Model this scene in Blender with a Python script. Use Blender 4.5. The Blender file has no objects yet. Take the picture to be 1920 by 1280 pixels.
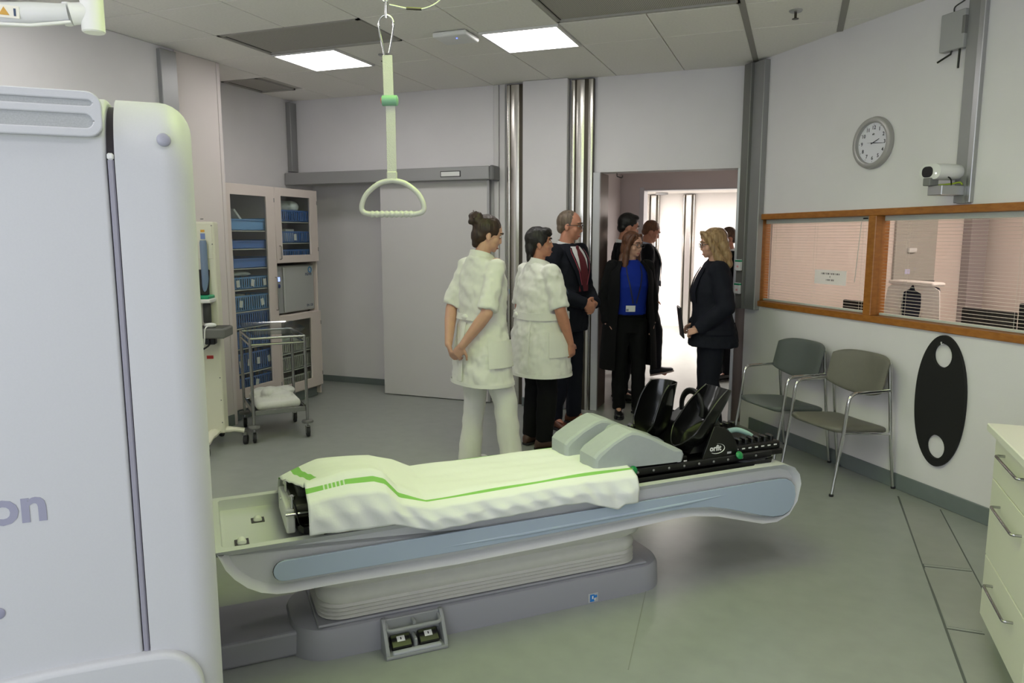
import bpy, bmesh, math, random
from mathutils import Vector, Matrix, Euler
random.seed(7)
SC = bpy.context.scene
COL = SC.collection
# ------------------------------------------------------------------ camera
CAM_H = 1.655
FPX = 1385.0
PITCH = math.atan(196 / FPX)
YAW = math.radians(21)
cam_data = bpy.data.cameras.new('camera')
cam_data.sensor_width = 36.0
cam_data.lens = FPX / 1920 * 36.0
cam_data.clip_start = 0.02
cam_data.clip_end = 100
cam = bpy.data.objects.new('camera', cam_data)
COL.objects.link(cam)
cam.location = (0, 0, CAM_H)
cam.rotation_euler = (math.pi / 2 - PITCH, 0, YAW)
SC.camera = cam
# ------------------------------------------------------------------ world
world = bpy.data.worlds.new('world')
SC.world = world
world.use_nodes = True
world.node_tree.nodes['Background'].inputs[0].default_value = (0.75, 0.85, 1.0, 1)
world.node_tree.nodes['Background'].inputs[1].default_value = 0.6
SC.view_settings.view_transform = 'Standard'
SC.view_settings.look = 'None'
SC.view_settings.exposure = 0.25
SC.view_settings.gamma = 1.0
SC.view_settings.use_curve_mapping = False
# light levels of the lamps built further down
PANEL_POWER = 10.5        # white 60 x 60 ceiling panels
LEAF_POWER = 7.2         # yellow-green luminous ceiling picture above the couch
CORRIDOR_POWER = 14.0
CONTROL_POWER = 14.0

def area_light(name, loc, size, size_y, power, color, rot):
    l = bpy.data.lights.new(name, 'AREA')
    l.shape = 'RECTANGLE'
    l.size = size
    l.size_y = size_y
    l.energy = power
    l.color = color
    o = bpy.data.objects.new(name, l)
    COL.objects.link(o)
    o.location = loc
    o.rotation_euler = rot
    return o
# daylight coming in by the wide window in the rear wall (behind the camera)
area_light('window_daylight', (-0.8, -2.42, 1.65), 4.4, 1.5, 72, (0.87, 0.91, 1.0), (math.pi / 2, 0, 0))

# ------------------------------------------------------------------ photo pixels to places
SY, CYW = math.sin(YAW), math.cos(YAW)
def ray(x, y):
    a, b, c = (x - 960) / FPX, 1.0, -(y - 640) / FPX
    cp, sp = math.cos(PITCH), math.sin(PITCH)
    b, c = cp * b + sp * c, -sp * b + cp * c
    return Vector((a * CYW - b * SY, a * SY + b * CYW, c))
ORI = Vector((0, 0, CAM_H))
def atz(x, y, z=0.0):
    r = ray(x, y)
    return ORI + r * ((z - CAM_H) / r.z)
def onplane(x, y, p, n):
    r = ray(x, y)
    return ORI + r * ((Vector(p) - ORI).dot(Vector(n)) / r.dot(Vector(n)))
def atu(x, y, u):
    return onplane(x, y, (u, 0, 0), (1, 0, 0))
def atv(x, y, v):
    return onplane(x, y, (0, v, 0), (0, 1, 0))
def camxy(x, y):
    'camera-aligned ground position to room axes'
    return Vector((x * CYW - y * SY, x * SY + y * CYW, 0))
# slanted right wall: unit normal (out of the room) and direction along it
RA = math.radians(38.5)
RN = Vector((math.cos(RA), math.sin(RA), 0))
RD = Vector((-math.sin(RA), math.cos(RA), 0))
RK = 3.858
def rw(s, off=0.0, z=0.0):
    'point on the right wall: s along it, off metres into the room'
    p = RN * (RK - off) + RD * s
    return Vector((p.x, p.y, z))
def atr(x, y, off=0.0):
    p = onplane(x, y, RN * (RK - off), RN)
    return p.dot(RD), p.z
# couch frame: x along the couch (away from the gantry), y away from the camera
TA = math.radians(43.9)
TX = Vector((math.cos(TA), math.sin(TA), 0))
TY = Vector((-math.sin(TA), math.cos(TA), 0))
TO = TY * 3.0
def att(x, y, yl):
    'photo pixel on the vertical plane y = yl of the couch frame -> (x, z)'
    p = onplane(x, y, TO + TY * yl, TY)
    return (p - TO).dot(TX), p.z
def attz(x, y, z):
    p = atz(x, y, z) - TO
    return p.dot(TX), p.dot(TY)

# ------------------------------------------------------------------ materials
def lin(c):
    def f(v):
        v /= 255.0
        return v / 12.92 if v <= 0.04045 else ((v + 0.055) / 1.055) ** 2.4
    return (f(c[0]), f(c[1]), f(c[2]), 1)
MATS = {}
def mat(name, rgb, rough=0.5, metal=0.0, noise=0.0, nscale=20.0, bump=0.0, bscale=80.0, spec=0.5, coat=0.0, alpha=1.0, trans=0.0, emit=None, estr=0.0, stretch=None, rgb2=None):
    if name in MATS:
        return MATS[name]
    m = bpy.data.materials.new(name)
    m.use_nodes = True
    nt = m.node_tree
    b = nt.nodes['Principled BSDF']
    b.inputs['Base Color'].default_value = lin(rgb)
    b.inputs['Roughness'].default_value = rough
    b.inputs['Metallic'].default_value = metal
    b.inputs['Specular IOR Level'].default_value = spec
    b.inputs['Coat Weight'].default_value = coat
    b.inputs['Alpha'].default_value = alpha
    b.inputs['Transmission Weight'].default_value = trans
    if emit:
        b.inputs['Emission Color'].default_value = lin(emit)
        b.inputs['Emission Strength'].default_value = estr
    tc = nt.nodes.new('ShaderNodeTexCoord')
    src = tc.outputs['Object']
    if stretch:
        mp = nt.nodes.new('ShaderNodeMapping')
        mp.inputs['Scale'].default_value = stretch
        nt.links.new(src, mp.inputs['Vector'])
        src = mp.outputs['Vector']
    if noise > 0 or rgb2:
        n = nt.nodes.new('ShaderNodeTexNoise')
        n.inputs['Scale'].default_value = nscale
        n.inputs['Detail'].default_value = 4
        nt.links.new(src, n.inputs['Vector'])
        mx = nt.nodes.new('ShaderNodeMix')
        mx.data_type = 'RGBA'
        c = lin(rgb)
        if rgb2:
            d, e = c, lin(rgb2)
        else:
            d = tuple(max(0, q * (1 - noise)) for q in c[:3]) + (1,)
            e = tuple(min(1, q * (1 + noise)) for q in c[:3]) + (1,)
        mx.inputs[6].default_value = d
        mx.inputs[7].default_value = e
        rp = nt.nodes.new('ShaderNodeMapRange')
        rp.inputs[1].default_value = 0.3
        rp.inputs[2].default_value = 0.7
        nt.links.new(n.outputs['Fac'], rp.inputs[0])
        nt.links.new(rp.outputs[0], mx.inputs[0])
        nt.links.new(mx.outputs[2], b.inputs['Base Color'])
    if bump > 0:
        n2 = nt.nodes.new('ShaderNodeTexNoise')
        n2.inputs['Scale'].default_value = bscale
        n2.inputs['Detail'].default_value = 3
        nt.links.new(src, n2.inputs['Vector'])
        bp = nt.nodes.new('ShaderNodeBump')
        bp.inputs['Strength'].default_value = bump
        bp.inputs['Distance'].default_value = 0.01
        nt.links.new(n2.outputs['Fac'], bp.inputs['Height'])
        nt.links.new(bp.outputs['Normal'], b.inputs['Normal'])
    MATS[name] = m
    return m

WALL = mat('wall_paint', (226, 223, 225), 0.75, noise=0.02, nscale=3, bump=0.05, bscale=180, spec=0.3)
WALLP = mat('passage_paint', (202, 192, 192), 0.7, noise=0.02, nscale=3)
WALLC = mat('control_room_paint', (224, 210, 202), 0.7, noise=0.02, nscale=3)
CORW = mat('corridor_paint', (240, 234, 230), 0.7)
FLOORM = mat('vinyl_floor', (150, 154, 150), 0.32, noise=0.05, nscale=9, bump=0.02, bscale=300, spec=0.45)
SKIRT = mat('skirting_vinyl', (112, 120, 120), 0.45, noise=0.04, nscale=12)
CEILM = mat('ceiling_tile_board', (240, 237, 231), 0.9, noise=0.03, nscale=60, bump=0.1, bscale=400, spec=0.2)
RAILM = mat('ceiling_rail_paint', (190, 186, 180), 0.6)
PERF = mat('perforated_grille', (120, 117, 112), 0.7, noise=0.1, nscale=150)
TRUNK = mat('aluminium_trunking', (150, 150, 150), 0.42, metal=0.35, noise=0.03, nscale=5)
ALU = mat('satin_aluminium', (176, 176, 178), 0.35, metal=0.7)
STEEL = mat('brushed_steel', (204, 200, 194), 0.24, metal=1.0, bump=0.012, bscale=6, stretch=(40, 40, 0.1))
STEELD = mat('brushed_steel_groove', (84, 79, 70), 0.35, metal=0.9)
CHROME = mat('chrome', (205, 205, 205), 0.1, metal=1.0)
STAIN = mat('stainless_tube', (168, 168, 166), 0.24, metal=1.0)
DOORM = mat('door_laminate', (210, 207, 207), 0.5, noise=0.01, nscale=4)
CABM = mat('cabinet_laminate', (206, 194, 188), 0.5, noise=0.01, nscale=4)
WHITEP = mat('white_plastic', (228, 228, 226), 0.35)
CREAM = mat('cream_lacquer', (222, 222, 206), 0.4, noise=0.01, nscale=5)
GREYP = mat('grey_plastic', (120, 120, 118), 0.5)
DGREY = mat('dark_grey_plastic', (66, 66, 66), 0.5)
BLACK = mat('black_plastic', (14, 14, 14), 0.3)
BLACKM = mat('matte_black', (17, 17, 17), 0.7)
RUBBER = mat('rubber', (38, 38, 40), 0.7)
WOOD = mat('varnished_oak', (172, 112, 48), 0.38, rgb2=(150, 92, 34), nscale=3, stretch=(6, 6, 18), bump=0.02)
def glass_mat():
    m = bpy.data.materials.new('window_glass')
    m.use_nodes = True
    nt = m.node_tree
    nt.nodes.clear()
    out = nt.nodes.new('ShaderNodeOutputMaterial')
    tr = nt.nodes.new('ShaderNodeBsdfTransparent')
    tr.inputs[0].default_value = (0.93, 0.95, 0.94, 1)
    gl = nt.nodes.new('ShaderNodeBsdfGlossy')
    gl.inputs['Roughness'].default_value = 0.02
    fr = nt.nodes.new('ShaderNodeFresnel')
    fr.inputs['IOR'].default_value = 1.4
    mx = nt.nodes.new('ShaderNodeMixShader')
    ge = nt.nodes.new('ShaderNodeNewGeometry')
    iv = nt.nodes.new('ShaderNodeMath'); iv.operation = 'SUBTRACT'; iv.inputs[0].default_value = 1.0
    nt.links.new(ge.outputs['Backfacing'], iv.inputs[1])
    ml = nt.nodes.new('ShaderNodeMath'); ml.operation = 'MULTIPLY'
    nt.links.new(fr.outputs[0], ml.inputs[0])
    nt.links.new(iv.outputs[0], ml.inputs[1])
    nt.links.new(ml.outputs[0], mx.inputs[0])
    nt.links.new(tr.outputs[0], mx.inputs[1])
    nt.links.new(gl.outputs[0], mx.inputs[2])
    nt.links.new(mx.outputs[0], out.inputs[0])
    return m
GLASS = glass_mat()
def emis(name, rgb, strength):
    m = bpy.data.materials.new(name)
    m.use_nodes = True
    nt = m.node_tree
    nt.nodes.clear()
    out = nt.nodes.new('ShaderNodeOutputMaterial')
    e = nt.nodes.new('ShaderNodeEmission')
    e.inputs[0].default_value = lin(rgb)
    e.inputs[1].default_value = strength
    nt.links.new(e.outputs[0], out.inputs[0])
    return m

# ------------------------------------------------------------------ mesh helpers
class MB:
    def __init__(self):
        self.v = []
        self.f = []
        self.m = []
    def add(self, vs, fs, mi=0, M=None):
        o = len(self.v)
        for p in vs:
            p = Vector(p)
            self.v.append(M @ p if M is not None else p)
        for f in fs:
            self.f.append([i + o for i in f])
            self.m.append(mi)
        return self
    def bm(self, b, mi=0, M=None):
        b.verts.index_update()
        self.add([v.co.copy() for v in b.verts], [[v.index for v in f.verts] for f in b.faces], mi, M)
        b.free()
        return self
    def box(self, c, s, bev=0.0, seg=1, mi=0, R=None):
        b = bmesh.new()
        bmesh.ops.create_cube(b, size=1.0)
        for v in b.verts:
            v.co = Vector((v.co.x * s[0], v.co.y * s[1], v.co.z * s[2]))
        if bev > 0:
            bmesh.ops.bevel(b, geom=b.edges[:], offset=min(bev, min(s) * 0.49), segments=seg, affect='EDGES', profile=0.5)
        M = Matrix.Translation(c)
        if R is not None:
            M = M @ (R.to_matrix().to_4x4() if isinstance(R, Euler) else R.to_4x4())
        return self.bm(b, mi, M)
    def tube(self, pts, r, n=10, closed=False, mi=0, caps=True, flat=1.0):
        pts = [Vector(p) for p in pts]
        N = len(pts)
        rs = r if isinstance(r, (list, tuple)) else [r] * N
        tan = []
        for i in range(N):
            if closed:
                t = pts[(i + 1) % N] - pts[i - 1]
            else:
                t = pts[min(i + 1, N - 1)] - pts[max(i - 1, 0)]
            tan.append(t.normalized() if t.length > 1e-9 else Vector((0, 0, 1)))
        up = Vector((0, 0, 1)) if abs(tan[0].z) < 0.9 else Vector((1, 0, 0))
        nor = (up - tan[0] * up.dot(tan[0])).normalized()
        vs, fs = [], []
        for i in range(N):
            nor = nor - tan[i] * nor.dot(tan[i])
            nor.normalize()
            bi = tan[i].cross(nor)
            for k in range(n):
                a = 2 * math.pi * k / n
                vs.append(pts[i] + (nor * math.cos(a) * flat + bi * math.sin(a)) * rs[i])
        R = N if closed else N - 1
        for i in range(R):
            j = (i + 1) % N
            for k in range(n):
                l = (k + 1) % n
                fs.append([i * n + k, j * n + k, j * n + l, i * n + l])
        if caps and not closed:
            fs.append(list(range(n))[::-1][::-1])
            fs.append([(N - 1) * n + k for k in range(n)][::-1])
        return self.add(vs, fs, mi)
    def lathe(self, prof, n=24, M=None, mi=0):
        vs, fs = [], []
        for (r, z) in prof:
            for k in range(n):
                a = 2 * math.pi * k / n
                vs.append((r * math.cos(a), r * math.sin(a), z))
        for i in range(len(prof) - 1):
            for k in range(n):
                l = (k + 1) % n
                fs.append([i * n + k, i * n + l, (i + 1) * n + l, (i + 1) * n + k])
        fs.append(list(range(n))[::-1])
        fs.append([(len(prof) - 1) * n + k for k in range(n)])
        return self.add(vs, fs, mi, M)
    def loft(self, rings, mi=0, M=None, caps=True):
        n = len(rings[0])
        vs = [p for r in rings for p in r]
        fs = []
        for i in range(len(rings) - 1):
            for k in range(n):
                l = (k + 1) % n
                fs.append([i * n + k, i * n + l, (i + 1) * n + l, (i + 1) * n + k])
        if caps:
            fs.append(list(range(n))[::-1])
            fs.append([(len(rings) - 1) * n + k for k in range(n)])
        return self.add(vs, fs, mi, M)
    def prism(self, poly, d, mi=0, M=None):
        'poly: 2D points in the xy plane, extruded to z = d'
        n = len(poly)
        vs = [(p[0], p[1], 0) for p in poly] + [(p[0], p[1], d) for p in poly]
        fs = [list(range(n))[::-1], list(range(n, 2 * n))]
        for k in range(n):
            l = (k + 1) % n
            fs.append([k, l, l + n, k + n])
        return self.add(vs, fs, mi, M)
    def grid(self, fn, nu, nv, thick=0.0, mi=0):
        P = [[Vector(fn(i / nu, j / nv)) for j in range(nv + 1)] for i in range(nu + 1)]
        W = nv + 1
        vs = [p for r in P for p in r]
        fs = [[i * W + j, (i + 1) * W + j, (i + 1) * W + j + 1, i * W + j + 1] for i in range(nu) for j in range(nv)]
        if thick:
            N = len(vs)
            nv2 = []
            for i in range(nu + 1):
                for j in range(nv + 1):
                    a = P[min(i + 1, nu)][j] - P[max(i - 1, 0)][j]
                    b = P[i][min(j + 1, nv)] - P[i][max(j - 1, 0)]
                    q = a.cross(b)
                    q = q.normalized() if q.length > 1e-12 else Vector((0, 0, 1))
                    nv2.append(P[i][j] - q * thick)
            vs += nv2
            fs += [[q + N for q in f[::-1]] for f in fs[:]]
            ed = [i * W for i in range(nu + 1)]
            ed2 = [nu * W + j for j in range(nv + 1)]
            ed3 = [i * W + nv for i in range(nu, -1, -1)]
            ed4 = [j for j in range(nv, -1, -1)]
            loop = ed + ed2[1:] + ed3[1:] + ed4[1:]
            for a, b in zip(loop[:-1], loop[1:]):
                fs.append([b, a, a + N, b + N])
        return self.add(vs, fs, mi)
    def capsule(self, p0, p1, r0, r1, n=12):
        p0, p1 = Vector(p0), Vector(p1)
        d = p1 - p0
        d = d.normalized() if d.length > 1e-9 else Vector((0, 0, 1))
        pts, rs = [], []
        for k in range(5):
            a = math.pi / 2 * (1 - k / 4)
            pts.append(p0 - d * r0 * math.sin(a)); rs.append(max(r0 * math.cos(a), r0 * 0.02))
        for k in range(5):
            a = math.pi / 2 * k / 4
            pts.append(p1 + d * r1 * math.sin(a)); rs.append(max(r1 * math.cos(a), r1 * 0.02))
        return self.tube(pts, rs, n)
    def ell(self, c, r, R=None, n=16, k=10, mi=0):
        prof = []
        for i in range(k + 1):
            a = -math.pi / 2 + math.pi * i / k
            prof.append((max(math.cos(a), 0.01), math.sin(a)))
        M = Matrix.Translation(c)
        if R is not None:
            M = M @ R.to_matrix().to_4x4()
        M = M @ Matrix.Diagonal((r[0], r[1], r[2], 1))
        return self.lathe(prof, n, M, mi)
    def xform(self, M):
        self.v = [M @ p for p in self.v]
        return self
    def mesh(self, name, mats, smooth=None, fix=True):
        me = bpy.data.meshes.new(name)
        me.from_pydata([tuple(p) for p in self.v], [], self.f)
        if not isinstance(mats, (list, tuple)):
            mats = [mats]
        for m in mats:
            me.materials.append(m)
        if len(mats) > 1:
            me.polygons.foreach_set('material_index', self.m)
        if fix:
            b = bmesh.new()
            b.from_mesh(me)
            bmesh.ops.recalc_face_normals(b, faces=b.faces[:])
            b.to_mesh(me)
            b.free()
        if smooth is not None:
            me.shade_smooth()
            me.set_sharp_from_angle(angle=math.radians(smooth))
        me.update()
        return me
    def build(self, name, mats, parent=None, smooth=None, loc=None, rotz=None):
        return obj(name, self.mesh(name, mats, smooth), parent, loc, rotz)

def obj(name, me, parent=None, loc=None, rotz=None):
    o = bpy.data.objects.new(name, me)
    COL.objects.link(o)
    if parent is not None:
        o.parent = parent
    if loc is not None:
        o.location = loc
    if rotz is not None:
        o.rotation_euler = (0, 0, rotz)
    return o
def tag(o, label=None, cat=None, group=None, kind=None):
    if label: o['label'] = label
    if cat: o['category'] = cat
    if group: o['group'] = group
    if kind: o['kind'] = kind
    return o
def thing(name, label, cat, loc=(0, 0, 0), rotz=0.0, group=None):
    o = bpy.data.objects.new(name, None)
    o.empty_display_size = 0.1
    COL.objects.link(o)
    o.location = loc
    o.rotation_euler = (0, 0, rotz)
    return tag(o, label, cat, group)
def struct(name, mb, m, parent=None, smooth=None):
    o = mb.build(name, m, parent, smooth)
    if parent is None:
        o['kind'] = 'structure'
    return o
def text_mesh(name, s, size, m, depth=0.001, bold=0.0, align='CENTER', shear=0.0, mirror=False):
    c = bpy.data.curves.new(name, 'FONT')
    c.body = s
    c.size = size
    c.extrude = depth
    c.offset = bold
    c.align_x = align
    c.align_y = 'CENTER'
    c.shear = shear
    c.resolution_u = 3
    o = bpy.data.objects.new(name, c)
    COL.objects.link(o)
    dg = bpy.context.evaluated_depsgraph_get()
    me = bpy.data.meshes.new_from_object(o.evaluated_get(dg))
    bpy.data.objects.remove(o)
    bpy.data.curves.remove(c)
    me.materials.clear()
    me.materials.append(m)
    return me
def poly_mesh(name, loops, depth, m, bevel=0.0, res=1):
    'flat 2D outline(s) with holes, extruded to +-depth'
    c = bpy.data.curves.new(name, 'CURVE')
    c.dimensions = '2D'
    c.fill_mode = 'BOTH'
    c.extrude = depth
    c.bevel_depth = bevel
    c.bevel_resolution = res
    for lp in loops:
        sp = c.splines.new('POLY')
        sp.points.add(len(lp) - 1)
        for q, p in zip(sp.points, lp):
            q.co = (p[0], p[1], 0, 1)
        sp.use_cyclic_u = True
    o = bpy.data.objects.new(name, c)
    COL.objects.link(o)
    dg = bpy.context.evaluated_depsgraph_get()
    me = bpy.data.meshes.new_from_object(o.evaluated_get(dg))
    bpy.data.objects.remove(o)
    bpy.data.curves.remove(c)
    me.materials.clear()
    me.materials.append(m)
    return me
def smooth_path(pts, k=6, closed=False):
    'Catmull-Rom through points'
    pts = [Vector(p) for p in pts]
    N = len(pts)
    out = []
    for i in range(N if closed else N - 1):
        if closed:
            a, b, c, d = pts[i - 1], pts[i], pts[(i + 1) % N], pts[(i + 2) % N]
        else:
            a, b, c, d = pts[max(i - 1, 0)], pts[i], pts[i + 1], pts[min(i + 2, N - 1)]
        for j in range(k):
            t = j / k
            out.append(0.5 * ((2 * b) + (c - a) * t + (2 * a - 5 * b + 4 * c - d) * t * t + (3 * b - a - 3 * c + d) * t ** 3))
    if not closed:
        out.append(pts[-1])
    return out
def fillet(pts, r, k=5):
    'round the corners of an open polyline'
    pts = [Vector(p) for p in pts]
    out = [pts[0]]
    for i in range(1, len(pts) - 1):
        a, b, c = pts[i - 1], pts[i], pts[i + 1]
        d1, d2 = (a - b), (c - b)
        q = min(r, d1.length * 0.49, d2.length * 0.49)
        p, e = b + d1.normalized() * q, b + d2.normalized() * q
        for j in range(k + 1):
            t = j / k
            out.append(p * (1 - t) ** 2 + b * 2 * t * (1 - t) + e * t * t)
    out.append(pts[-1])
    return out
def lerp_table(tab, x):
    if x <= tab[0][0]:
        return tab[0][1:]
    for a, b in zip(tab[:-1], tab[1:]):
        if x <= b[0]:
            t = (x - a[0]) / (b[0] - a[0])
            return tuple(p + (q - p) * t for p, q in zip(a[1:], b[1:]))
    return tab[-1][1:]
def copy_tree(o, parent=None):
    c = o.copy()
    COL.objects.link(c)
    c.parent = parent
    for ch in list(o.children):
        copy_tree(ch, c)
    return c
# ================================================================== THE ROOM
ZC = 3.093
VB = 6.80            # back wall
UL = -4.60           # left wall
UA = -5.14           # alcove behind the cupboard
VL = 5.12            # end of the left wall panel
PI = math.pi
def bx(mb, u0, u1, v0, v1, z0, z1, bev=0.0, mi=0):
    return mb.box(((u0 + u1) / 2, (v0 + v1) / 2, (z0 + z1) / 2), (abs(u1 - u0), abs(v1 - v0), abs(z1 - z0)), bev, 1, mi)
ROTR = Matrix.Rotation(RA, 3, 'Z')      # local x = RN, local y = RD
def rbx(mb, s0, s1, o0, o1, z0, z1, bev=0.0, mi=0, seg=1):
    'box on the slanted wall: s range, distance into the room o0..o1'
    c = rw((s0 + s1) / 2, (o0 + o1) / 2, (z0 + z1) / 2)
    return mb.box(c, (abs(o1 - o0), abs(s1 - s0), abs(z1 - z0)), bev, seg, mi, ROTR)

fl = struct('floor', bx(MB(), -6, 6, -2.7, 16, -0.06, 0), FLOORM)
# floor duct covers and welded seams by the right wall
SEAM = mat('floor_seam', (88, 92, 90), 0.6)
PLATE = mat('floor_cover_vinyl', (150, 152, 147), 0.34, noise=0.05, nscale=9, spec=0.45)
def floor_line(p, q, w, m, name='floor_seam'):
    a, b = atz(*p), atz(*q)
    d = (b - a).normalized()
    n = Vector((-d.y, d.x, 0)) * w / 2
    mb = MB()
    mb.prism([(a - n).to_2d(), (b - n).to_2d(), (b + n).to_2d(), (a + n).to_2d()], 0.0012)
    return mb.build(name, m, fl)
def plate(pix):
    mb = MB()
    pts = [atz(*p).to_2d() for p in pix]
    c = sum(pts, Vector((0, 0))) / len(pts)
    mb.prism([c + (p - c) * 0.985 for p in pts], 0.0016)
    mb.build('floor_cover', PLATE, fl)
floor_line((1684, 930), (1830, 1335), 0.010, SEAM)
floor_line((1763, 955), (1852, 1122), 0.006, SEAM)
floor_line((1729, 1061), (1822, 1071), 0.006, SEAM)
floor_line((1775, 1178), (1846, 1189), 0.008, SEAM)
floor_line((1216, 1085), (1178, 1255), 0.004, mat('floor_weld', (134, 138, 130), 0.5))
plate([(1686, 932), (1762, 957), (1820, 1068), (1730, 1058)])
plate([(1732, 1065), (1823, 1074), (1850, 1124), (1842, 1185), (1776, 1175)])
plate([(1779, 1182), (1850, 1191), (1900, 1300), (1827, 1320)])

# ---- ceiling with its tiles
ce = struct('ceiling', bx(MB(), -5.3, 3.6, -2.7, VB + 0.15, ZC + 0.012, ZC + 0.12), RAILM)
UG = [-4.6 + 0.6 * k for k in range(14)]
VG = [5.65 - 0.6 * k for k in range(14)]
taken = {}
def cell(u, v):
    return (round(u, 2), round(v, 2))
LIGHTS = [(-4.0, 5.05), (-2.2, 5.05), (-4.0, 2.65), (-2.2, 0.25), (0.2, 2.05), (-4.0, 0.25), (0.2, 0.25)]  # the visible pair comes first; the rest are unseen, added to light the room
for c in LIGHTS:
    taken[cell(*c)] = 1
for u in (-4.0, -3.4, -1.6, -1.0):
    taken[cell(u, 4.45)] = 1
LEAF = [(u, v) for u in (-1.6, -1.0) for v in (2.05, 2.65)]
for c in LEAF:
    taken[cell(*c)] = 1
tiles = {}
def tile(u0, u1, v0, v1):
    k = (round(u1 - u0, 3), round(v1 - v0, 3))
    if k not in tiles:
        tiles[k] = bx(MB(), -k[0] / 2 + 0.004, k[0] / 2 - 0.004, -k[1] / 2 + 0.004, k[1] / 2 - 0.004, 0, 0.014, 0.002).mesh('ceiling_tile', CEILM)
    obj('ceiling_tile', tiles[k], ce, ((u0 + u1) / 2, (v0 + v1) / 2, ZC - 0.002))
for u in UG:
    if (Vector((u + 0.3, 6.2, 0)).dot(RN) < RK + 0.4):
        tile(u, u + 0.6, 5.65, VB)
    for v in VG[1:]:
        if cell(u, v) in taken or Vector((u + 0.3, v + 0.3, 0)).dot(RN) > RK + 0.4:
            continue
        tile(u, u + 0.6, v, v + 0.6)
tile(UA, UL, 6.32, VB)
tile(UA, UL, VL, 5.72)
for u in (-0.4, 0.2):
    mb = MB()
    bx(mb, u - 0.021, u + 0.021, 0, (RK - RN.x * u) / RN.y - 0.02, ZC - 0.006, ZC + 0.004)
    mb.build('ceiling_rail', mat('ceiling_rail_grey', (150, 147, 140), 0.6), ce)

# ---- luminaires
DIFF = emis('panel_diffuser_glow', (255, 252, 250), PANEL_POWER)
FRAMEW = mat('luminaire_frame', (225, 223, 220), 0.5)
lab = ['square white LED ceiling panel beside the grey perforated ceiling grille', 'square white LED ceiling panel above the suited visitors, next to the access point',
       'unseen white LED ceiling panel added above the far side of the scanner housing', 'unseen white LED ceiling panel added behind the luminous leaf picture', 'unseen white LED ceiling panel added above the drawer unit', 'unseen white LED ceiling panel added in the corner by the rear window', 'unseen white LED ceiling panel added between drawer unit and rear window']
for i, (u, v) in enumerate(LIGHTS):
    t = thing('ceiling_light', lab[i], 'ceiling light', (u + 0.3, v + 0.3, ZC - 0.014), 0, 'LED ceiling panels')
    mb = MB()
    for a, b, c, d in ((-0.296, 0.296, -0.296, -0.278), (-0.296, 0.296, 0.278, 0.296), (-0.296, -0.278, -0.278, 0.278), (0.278, 0.296, -0.278, 0.278)):
        bx(mb, a, b, c, d, 0, 0.028)
    mb.build('frame', FRAMEW, t)
    bx(MB(), -0.278, 0.278, -0.278, 0.278, 0.006, 0.012).build('diffuser', DIFF, t)
# luminous leaf-canopy picture in the ceiling over the couch (its green shows in the steel columns)
t = thing('luminous_ceiling_picture', 'yellow-green backlit leaf picture set in the ceiling over the couch', 'ceiling light', (-1.0, 2.65, ZC - 0.012))
LEAFM = emis('leaf_picture_glow', (225, 255, 150), LEAF_POWER)
nt = LEAFM.node_tree
em = [n for n in nt.nodes if n.type == 'EMISSION'][0]
nz = nt.nodes.new('ShaderNodeTexNoise'); nz.inputs['Scale'].default_value = 6
tcn = nt.nodes.new('ShaderNodeTexCoord')
cr = nt.nodes.new('ShaderNodeValToRGB')
cr.color_ramp.elements[0].color = lin((176, 226, 74)); cr.color_ramp.elements[0].position = 0.35
cr.color_ramp.elements[1].color = lin((248, 255, 180)); cr.color_ramp.elements[1].position = 0.65
nt.links.new(tcn.outputs['Object'], nz.inputs['Vector']); nt.links.new(nz.outputs['Fac'], cr.inputs[0]); nt.links.new(cr.outputs[0], em.inputs[0])
for u in (-0.3, 0.3):
    for v in (-0.3, 0.3):
        bx(MB(), u - 0.285, u + 0.285, v - 0.285, v + 0.285, 0.004, 0.012).build('picture_panel', LEAFM, t)
mb = MB()
for k in (-0.595, 0, 0.595):
    bx(mb, k - 0.014, k + 0.014, -0.6, 0.6, 0, 0.03); bx(mb, -0.6, 0.6, k - 0.014, k + 0.014, 0, 0.03)
mb.build('frame', FRAMEW, t)

# ---- ceiling grilles
def grille(u0, u1, v0, v1, label):
    t = thing('ceiling_grille', label, 'air vent', ((u0 + u1) / 2, (v0 + v1) / 2, ZC - 0.006))
    a, b = (u1 - u0) / 2 - 0.006, (v1 - v0) / 2 - 0.006
    mb = MB()
    for q in ((-a, a, -b, -b + 0.025), (-a, a, b - 0.025, b), (-a, -a + 0.025, -b, b), (a - 0.025, a, -b, b)):
        bx(mb, *q, 0, 0.02)
    mb.build('grille_frame', mat('grille_frame_paint', (168, 165, 158), 0.6), t)
    m = mat('grille_mesh_%d' % round(u0 * 10), (150, 147, 140), 0.7)
    nt = m.node_tree
    vz = nt.nodes.new('ShaderNodeTexVoronoi'); vz.inputs['Scale'].default_value = 90; vz.inputs['Randomness'].default_value = 0
    tcn = nt.nodes.new('ShaderNodeTexCoord')
    cr = nt.nodes.new('ShaderNodeValToRGB')
    cr.color_ramp.elements[0].color = lin((112, 109, 104)); cr.color_ramp.elements[0].position = 0.3
    cr.color_ramp.elements[1].color = lin((192, 188, 180)); cr.color_ramp.elements[1].position = 0.42
    nt.links.new(tcn.outputs['Object'], vz.inputs['Vector']); nt.links.new(vz.outputs['Distance'], cr.inputs[0])
    nt.links.new(cr.outputs[0], nt.nodes['Principled BSDF'].inputs['Base Color'])
    bx(MB(), -a + 0.03, a - 0.03, -b + 0.03, b - 0.03, 0.012, 0.016).build('perforated_plate', m, t)
    mb = MB()
    for q in ((-a + 0.024, a - 0.024, -b + 0.024, -b + 0.032), (-a + 0.024, -a + 0.032, -b + 0.024, b - 0.024)):
        bx(mb, *q, 0.010, 0.02)
    mb.build('shadow_gap', BLACKM, t)
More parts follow.
